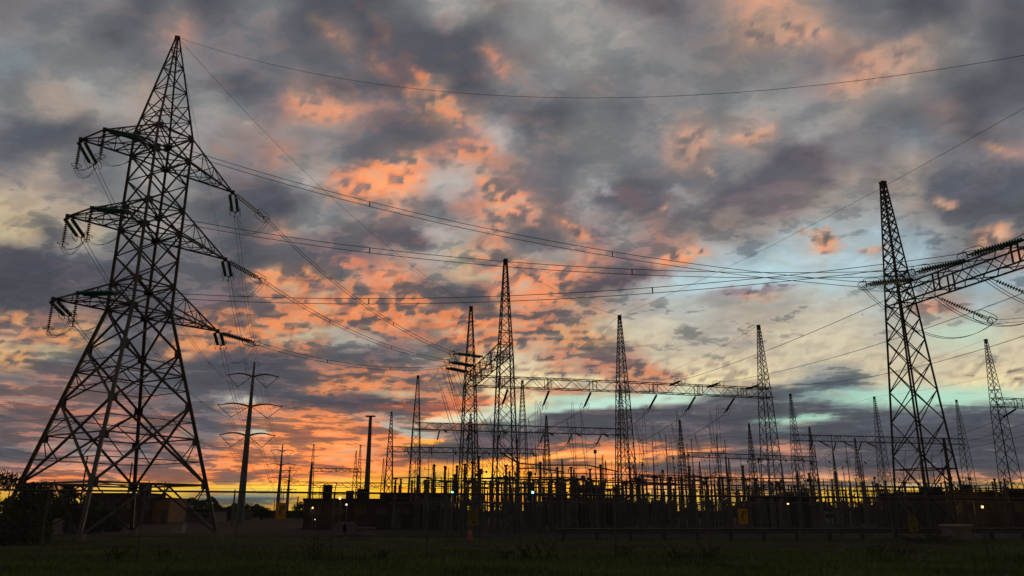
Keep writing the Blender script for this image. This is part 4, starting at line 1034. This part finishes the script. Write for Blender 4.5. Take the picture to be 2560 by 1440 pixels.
p = G(450, 62); t = thing('skip_container', 'small pale skip between the tower legs', 'container', p)
part('body', MB().box((0, 0, .45), (.9, .7, .7)), 'white', t); part('lid', MB().box((0, 0, .84), (1.0, .8, .08)), 'conc', t)
p = G(2300, 44); t = thing('brush_pile', 'low dark pile of brushwood at the right edge of the gravel', 'brush pile', p)
m = MB()
for i in range(160):
    a = V(R.gauss(0, .9), R.gauss(0, .4), R.uniform(0, .2)); m.bar(a*.8, a+V(R.gauss(0, .4), R.gauss(0, .3), R.uniform(.05, .3)), .015, 3)
part('twigs', m, 'bark', t)

# ------------------------------------------------------------------ buildings
def building(px, Y, w, d, h, m, lb, rz=0.0, wins=0, roof='roof', extras=(), name='building'):
    p = G(px, Y); t = thing(name, lb, 'building', p, rz)
    part('wall', MB().box((0, 0, h/2), (w, d, h)), m, t)
    part('roof', MB().box((0, 0, h+.1), (w+.3, d+.3, .22)), roof, t)
    for k in range(wins):
        x = -w/2+w*(k+.5)/wins
        f = part('window', MB().box((x, -d/2-.02, h*.6), (min(1.2, w/wins*.5), .08, h*.26)), 'grey', t)
        part('pane', MB().box((x, -d/2-.07, h*.6), (min(1.05, w/wins*.42), .03, h*.22)), 'pane', f)
    part('door', MB().box((w*.33, -d/2-.03, 1.05), (1.0, .08, 2.1)), 'grey', t)
    for (x, z, a, b) in extras: part('roof_unit', MB().box((x, 0, h+.2+b/2), (a, a, b)), 'roof', t)
    return t
building(895, 88, 11.5, 7, 2.85, 'brick', 'low control building with roof units behind the plain pole', GA, 5, extras=((-3.4, 0, 1.0, 1.5), (-1.0, 0, .8, .9), (.4, 0, 1.2, 1.1), (3.2, 0, 1.6, .7)))
building(1040, 92, 7.0, 6, 3.4, 'grey', 'flat grey kiosk building left of the central gantry', GA, 3)
building(312, 135, 9.8, 8, 4.6, 'brick', 'dark flat-roofed shed seen between the tower legs', .05, 2, extras=((2.8, 0, 1.6, 1.5),))
building(412, 138, 4.2, 8, 3.9, 'ochre', 'ochre gabled store beside the dark shed', .05, 0)
building(490, 150, 9, 7, 1.9, 'conc', 'low pale wall-like shed left of the first monopole', 0, 4)
building(560, 200, 12, 7, 2.4, 'brick', 'long low dark shed behind the first monopole', 0, 5)
building(1500, 128, 22, 8, 2.9, 'roof', 'long dark hall behind the middle gantry column', GA, 8, extras=((-8, 0, 1.4, .7), (-3, 0, .9, 1.1), (2, 0, 2.2, .5), (7.5, 0, 1.1, .9)))
building(2080, 150, 26, 8, 2.3, 'roof', 'low long shed left of the big right column', GA, 7)
building(2075, 120, 5, 3, 2.0, 'white', 'small whitish cabin left of the big right column', GA, 2)
building(2500, 92, 24, 9, 3.6, 'brick', 'dark brick building at the right edge carrying an orange lamp', GA, 6, extras=((-9, 0, 1.5, .6), (-4, 0, .8, .9), (3, 0, 2.0, .5)))
building(1930, 96, 3.6, 3, 3.4, 'roof', 'small dark kiosk at the foot of the end column', GA, 1)
building(2010, 82, 1.8, 2, 2.9, 'roof', 'narrow dark cubicle right of the end column', GA, 0)
# lit lamps
def lamp(px, pz, Y, m, r, lb, col_, pw):
    p = G(px, Y, 0); t = thing('yard_lamp', lb, 'lamp', p, group='lit yard lamps')
    part('bracket', MB().bar((0, .05, 0), (0, .05, pz+.05), .04, 6).bar((0, .05, pz+.05), (0, -.25, pz+.1), .03), 'grey', t)
    b = part('bulb', MB().lathe((0, -.25, pz-r), (0, -.25, pz+r), [(0, r*.3), (.25, r*.85), (.5, r), (.75, r*.85), (1, r*.3)], 8), m, t)
    li = bpy.data.lights.new('lamp_glow', 'POINT'); li.energy = pw; li.color = col_; li.shadow_soft_size = r*1.1
    lo = bpy.data.objects.new('lamp_glow', li); col.objects.link(lo); lo.location = p+V(0, -.75, pz)
lamp(1130, 3.2, 66, 'lteal', .10, 'bluish green yard lamp left of the notice sign', (.4, 1, .9), 8)
lamp(1332, 3.2, 66, 'lteal', .11, 'bright bluish green yard lamp right of the central column', (.4, 1, .9), 10)
lamp(849, 3.0, 80, 'lwarm', .13, 'warm lamp on the low control building', (1, .6, .3), 12)
lamp(782, 2.1, 82, 'lwarm', .09, 'small warm lamp left of the low control building', (1, .6, .3), 5)
lamp(866, 2.4, 81, 'lwhite', .10, 'small white lamp below the warm one on the control building', (1, .9, .8), 5)
lamp(1970, 2.4, 72, 'lwarm', .10, 'pinkish lamp at the dark kiosk by the end column', (1, .6, .4), 5)
lamp(2455, 2.2, 84, 'lwarm', .14, 'orange lamp glowing on the brick building at the right edge', (1, .5, .15), 45)
lamp(790, 1.0, 75, 'lwhite', .05, 'tiny white lamp low in front of the control building', (1, .9, .8), 2)

# ------------------------------------------------------------------ vegetation
def leaves(n, blobs, size, m_='leaf'):
    m = MB()
    tot = sum(b[3]**2 for b in blobs)
    for (cx, cy, cz, r, fz) in blobs:
        for i in range(int(n*r*r/tot)):
            while True:
                p = V(R.uniform(-1, 1), R.uniform(-1, 1), R.uniform(-1, 1))
                if .25 < p.length < 1: break
            p *= (.75+.35*R.random()); c = V(cx+p.x*r, cy+p.y*r, cz+p.z*r*fz)
            if c.z < .02: c.z = R.uniform(.02, .3)
            a, b = V(R.gauss(0, 1), R.gauss(0, 1), R.gauss(0, 1)).normalized(), V(R.gauss(0, 1), R.gauss(0, 1), R.gauss(0, 1)).normalized()
            s = size*R.uniform(.6, 1.3); k = len(m.v)
            m.v += [tuple(c-a*s), tuple(c+b*s*.5), tuple(c+a*s), tuple(c-b*s*.5)]; m.f.append((k, k+1, k+2, k+3))
    return m
def tree(px, Y, h, w, lb, n=1400, size=.16, name='tree', cat='tree', trunk=True, group=None, nb=9, lowf=.25, mm='leaf'):
    p = G(px, Y); t = thing(name, lb, cat, p, group=group)
    bl = []
    for k in range(nb):
        a = R.uniform(0, 2*PI); q = R.random(); zz = lerp(h*lowf, h*.86, q); rr = w/2*(1-.6*abs(q-.35))*R.uniform(.2, .75)
        bl.append((math.cos(a)*rr, math.sin(a)*rr, zz, w*.5*R.uniform(.28, .55)*(1-.35*q), R.uniform(.7, 1)))
    part('crown', leaves(n, bl, size), mm, t)
    if trunk:
        m = MB().lathe((0, 0, 0), (0, 0, h*.6), [(0, w*.05+.04), (1, .03)], 7)
        for b in bl[:6]: m.bar((0, 0, h*.3), (b[0]*.8, b[1]*.8, b[2]), .05, 5, .015)
        part('trunk', m, 'bark', t)
    return t
tree(10, 44, 3.9, 5.2, 'big dense dark bush at the left edge, highest part', 6000, .10, 'bush', 'bush', True, nb=14, lowf=.1)
tree(75, 42, 3.3, 3.6, 'dense dark bush in front of the left foot of the tower', 4200, .09, 'bush', 'bush', True, nb=12, lowf=.1)
tree(-60, 41, 3.6, 4.0, 'dark bush cut by the left picture edge', 3000, .1, 'bush', 'bush', True, nb=10, lowf=.1)
tree(130, 47, 2.8, 3.4, 'lower dark bush right of the big one', 3600, .09, 'bush', 'bush', True, nb=12, lowf=.1)
tree(182, 62, 4.6, 3.2, 'small round tree with spiky top behind the left bushes', 2600, .13, 'tree', 'tree', nb=10, lowf=.3)
tree(225, 66, 2.9, 4.2, 'low broad tree just left of the near tower leg', 2400, .13, 'tree', 'tree', nb=10, lowf=.15)
tree(270, 72, 2.2, 4, 'low shrub behind the near tower leg', 1800, .13, 'bush', 'bush', nb=8, lowf=.1)
for px, Y, h, w, lb in ((440, 170, 4.4, 4, 'small dark tree right of the ochre store'), (520, 190, 3.2, 6, 'low tree at the foot of the right tower leg'), (545, 220, 3.6, 6, 'rounded tree left of the first monopole'),
        (625, 210, 4.1, 7, 'broad tree just right of the first monopole'), (655, 200, 3.6, 6, 'dark tree between the monopole and the danger sign'), (745, 230, 4.6, 8, 'tree right of the danger sign'),
        (765, 180, 3.8, 5, 'tree at the left end of the control building'), (1000, 150, 4.4, 7, 'tree behind the kiosk building'), (970, 120, 3.9, 4, 'round tree between the control building and the kiosk'),
        (2120, 190, 5.0, 7, 'dark tree left of the lamp post'), (2165, 180, 5.4, 7, 'dark tree right of the lamp post'), (2215, 175, 5.8, 7, 'tallest dark tree left of the big right column'),
        (2260, 190, 5.6, 8, 'dark tree behind the big right column, left side'), (2330, 200, 5.4, 8, 'dark tree behind the big right column, right side'), (2420, 180, 4.8, 8, 'dark tree left of the brick building'),
        (2030, 210, 3.6, 9, 'low tree right of the end column'), (1960, 120, 3.1, 3.5, 'round bush by the kiosk lamp')):
    tree(px, Y, h, w, lb, 1100, .26, 'tree', 'tree', group='trees along the horizon')
m = MB()
for i in range(26000):
    px = R.uniform(-150, 2700); Y = R.uniform(300, 420); x = (px-1280)/F/1.04*Y
    h = 4.2+2.2*math.sin(px*.013+1)+1.6*math.sin(px*.041)+1.2*math.sin(px*.11)
    if 620 < px < 1240: h *= .72
    h = max(2.4, h*(Y/340)); z = h*R.random()**.6
    c = V(x, Y, z); s = .75; a, b = V(R.gauss(0, 1), .2, R.gauss(0, 1)).normalized(), V(R.gauss(0, 1), .2, R.gauss(0, 1)).normalized()
    k = len(m.v); m.v += [tuple(c-a*s), tuple(c+b*s*.7), tuple(c+a*s), tuple(c-b*s*.7)]; m.f.append((k, k+1, k+2, k+3))
solo('far_woods', m, 'leaf2', 'dark continuous belt of far trees along the horizon', 'woods', kind='stuff')
def weed(px, Y, h, lb, n=14, spread=.35):
    p = G(px, Y); t = thing('weed', lb, 'plant', p, group='weeds along the fence')
    s, l = MB(), MB()
    for i in range(n):
        a = R.uniform(0, 2*PI); b = V(R.gauss(0, spread*.4), R.gauss(0, .1), 0); e = b+V(math.cos(a)*spread, math.sin(a)*spread*.5, h*R.uniform(.5, 1))
        mid = b.lerp(e, .5)+V(0, 0, h*.12); s.path([b, mid, e], .006, 3)
        for k in range(9):
            c = b.lerp(e, R.uniform(.2, 1)); aa, bb = V(R.gauss(0, 1), R.gauss(0, 1), R.gauss(0, .6)).normalized(), V(R.gauss(0, 1), R.gauss(0, 1), R.gauss(0, .6)).normalized()
            q = .045; j = len(l.v); l.v += [tuple(c-aa*q), tuple(c+bb*q*.5), tuple(c+aa*q), tuple(c-bb*q*.5)]; l.f.append((j, j+1, j+2, j+3))
    part('stem', s, 'leaf', t); part('foliage', l, 'leaf2', t)
for px, Y, h, lb in ((795, 28.4, .85, 'bushy weed at the fence post below the plain pole'), (430, 28.3, .5, 'low weed clump below the tower at the fence'), (1315, 28.3, .55, 'weed clump right of the centre at the fence'),
        (1365, 28.4, .7, 'taller weed clump between two fence posts right of the centre'), (1560, 28.6, .6, 'weed clump below the middle gantry column'), (1765, 28.7, .55, 'weed clump left of the right danger sign'),
        (1690, 28.5, .5, 'small weed below the long girder'), (2175, 29, .65, 'dark weed at the fence post right of the danger sign'), (1255, 28.3, .4, 'small weed at the fence post in the centre'), (965, 28.3, .4, 'small weed left of the centre at the fence'),
        (2240, 30, .5, 'small weed left of the brush pile'), (300, 28.0, .5, 'weed at the fence post under the tower')):
    weed(px, Y, h, lb)
for o in list(col.objects):
    if o.type == 'EMPTY' and o.get('label') == '' : bpy.data.objects.remove(o)
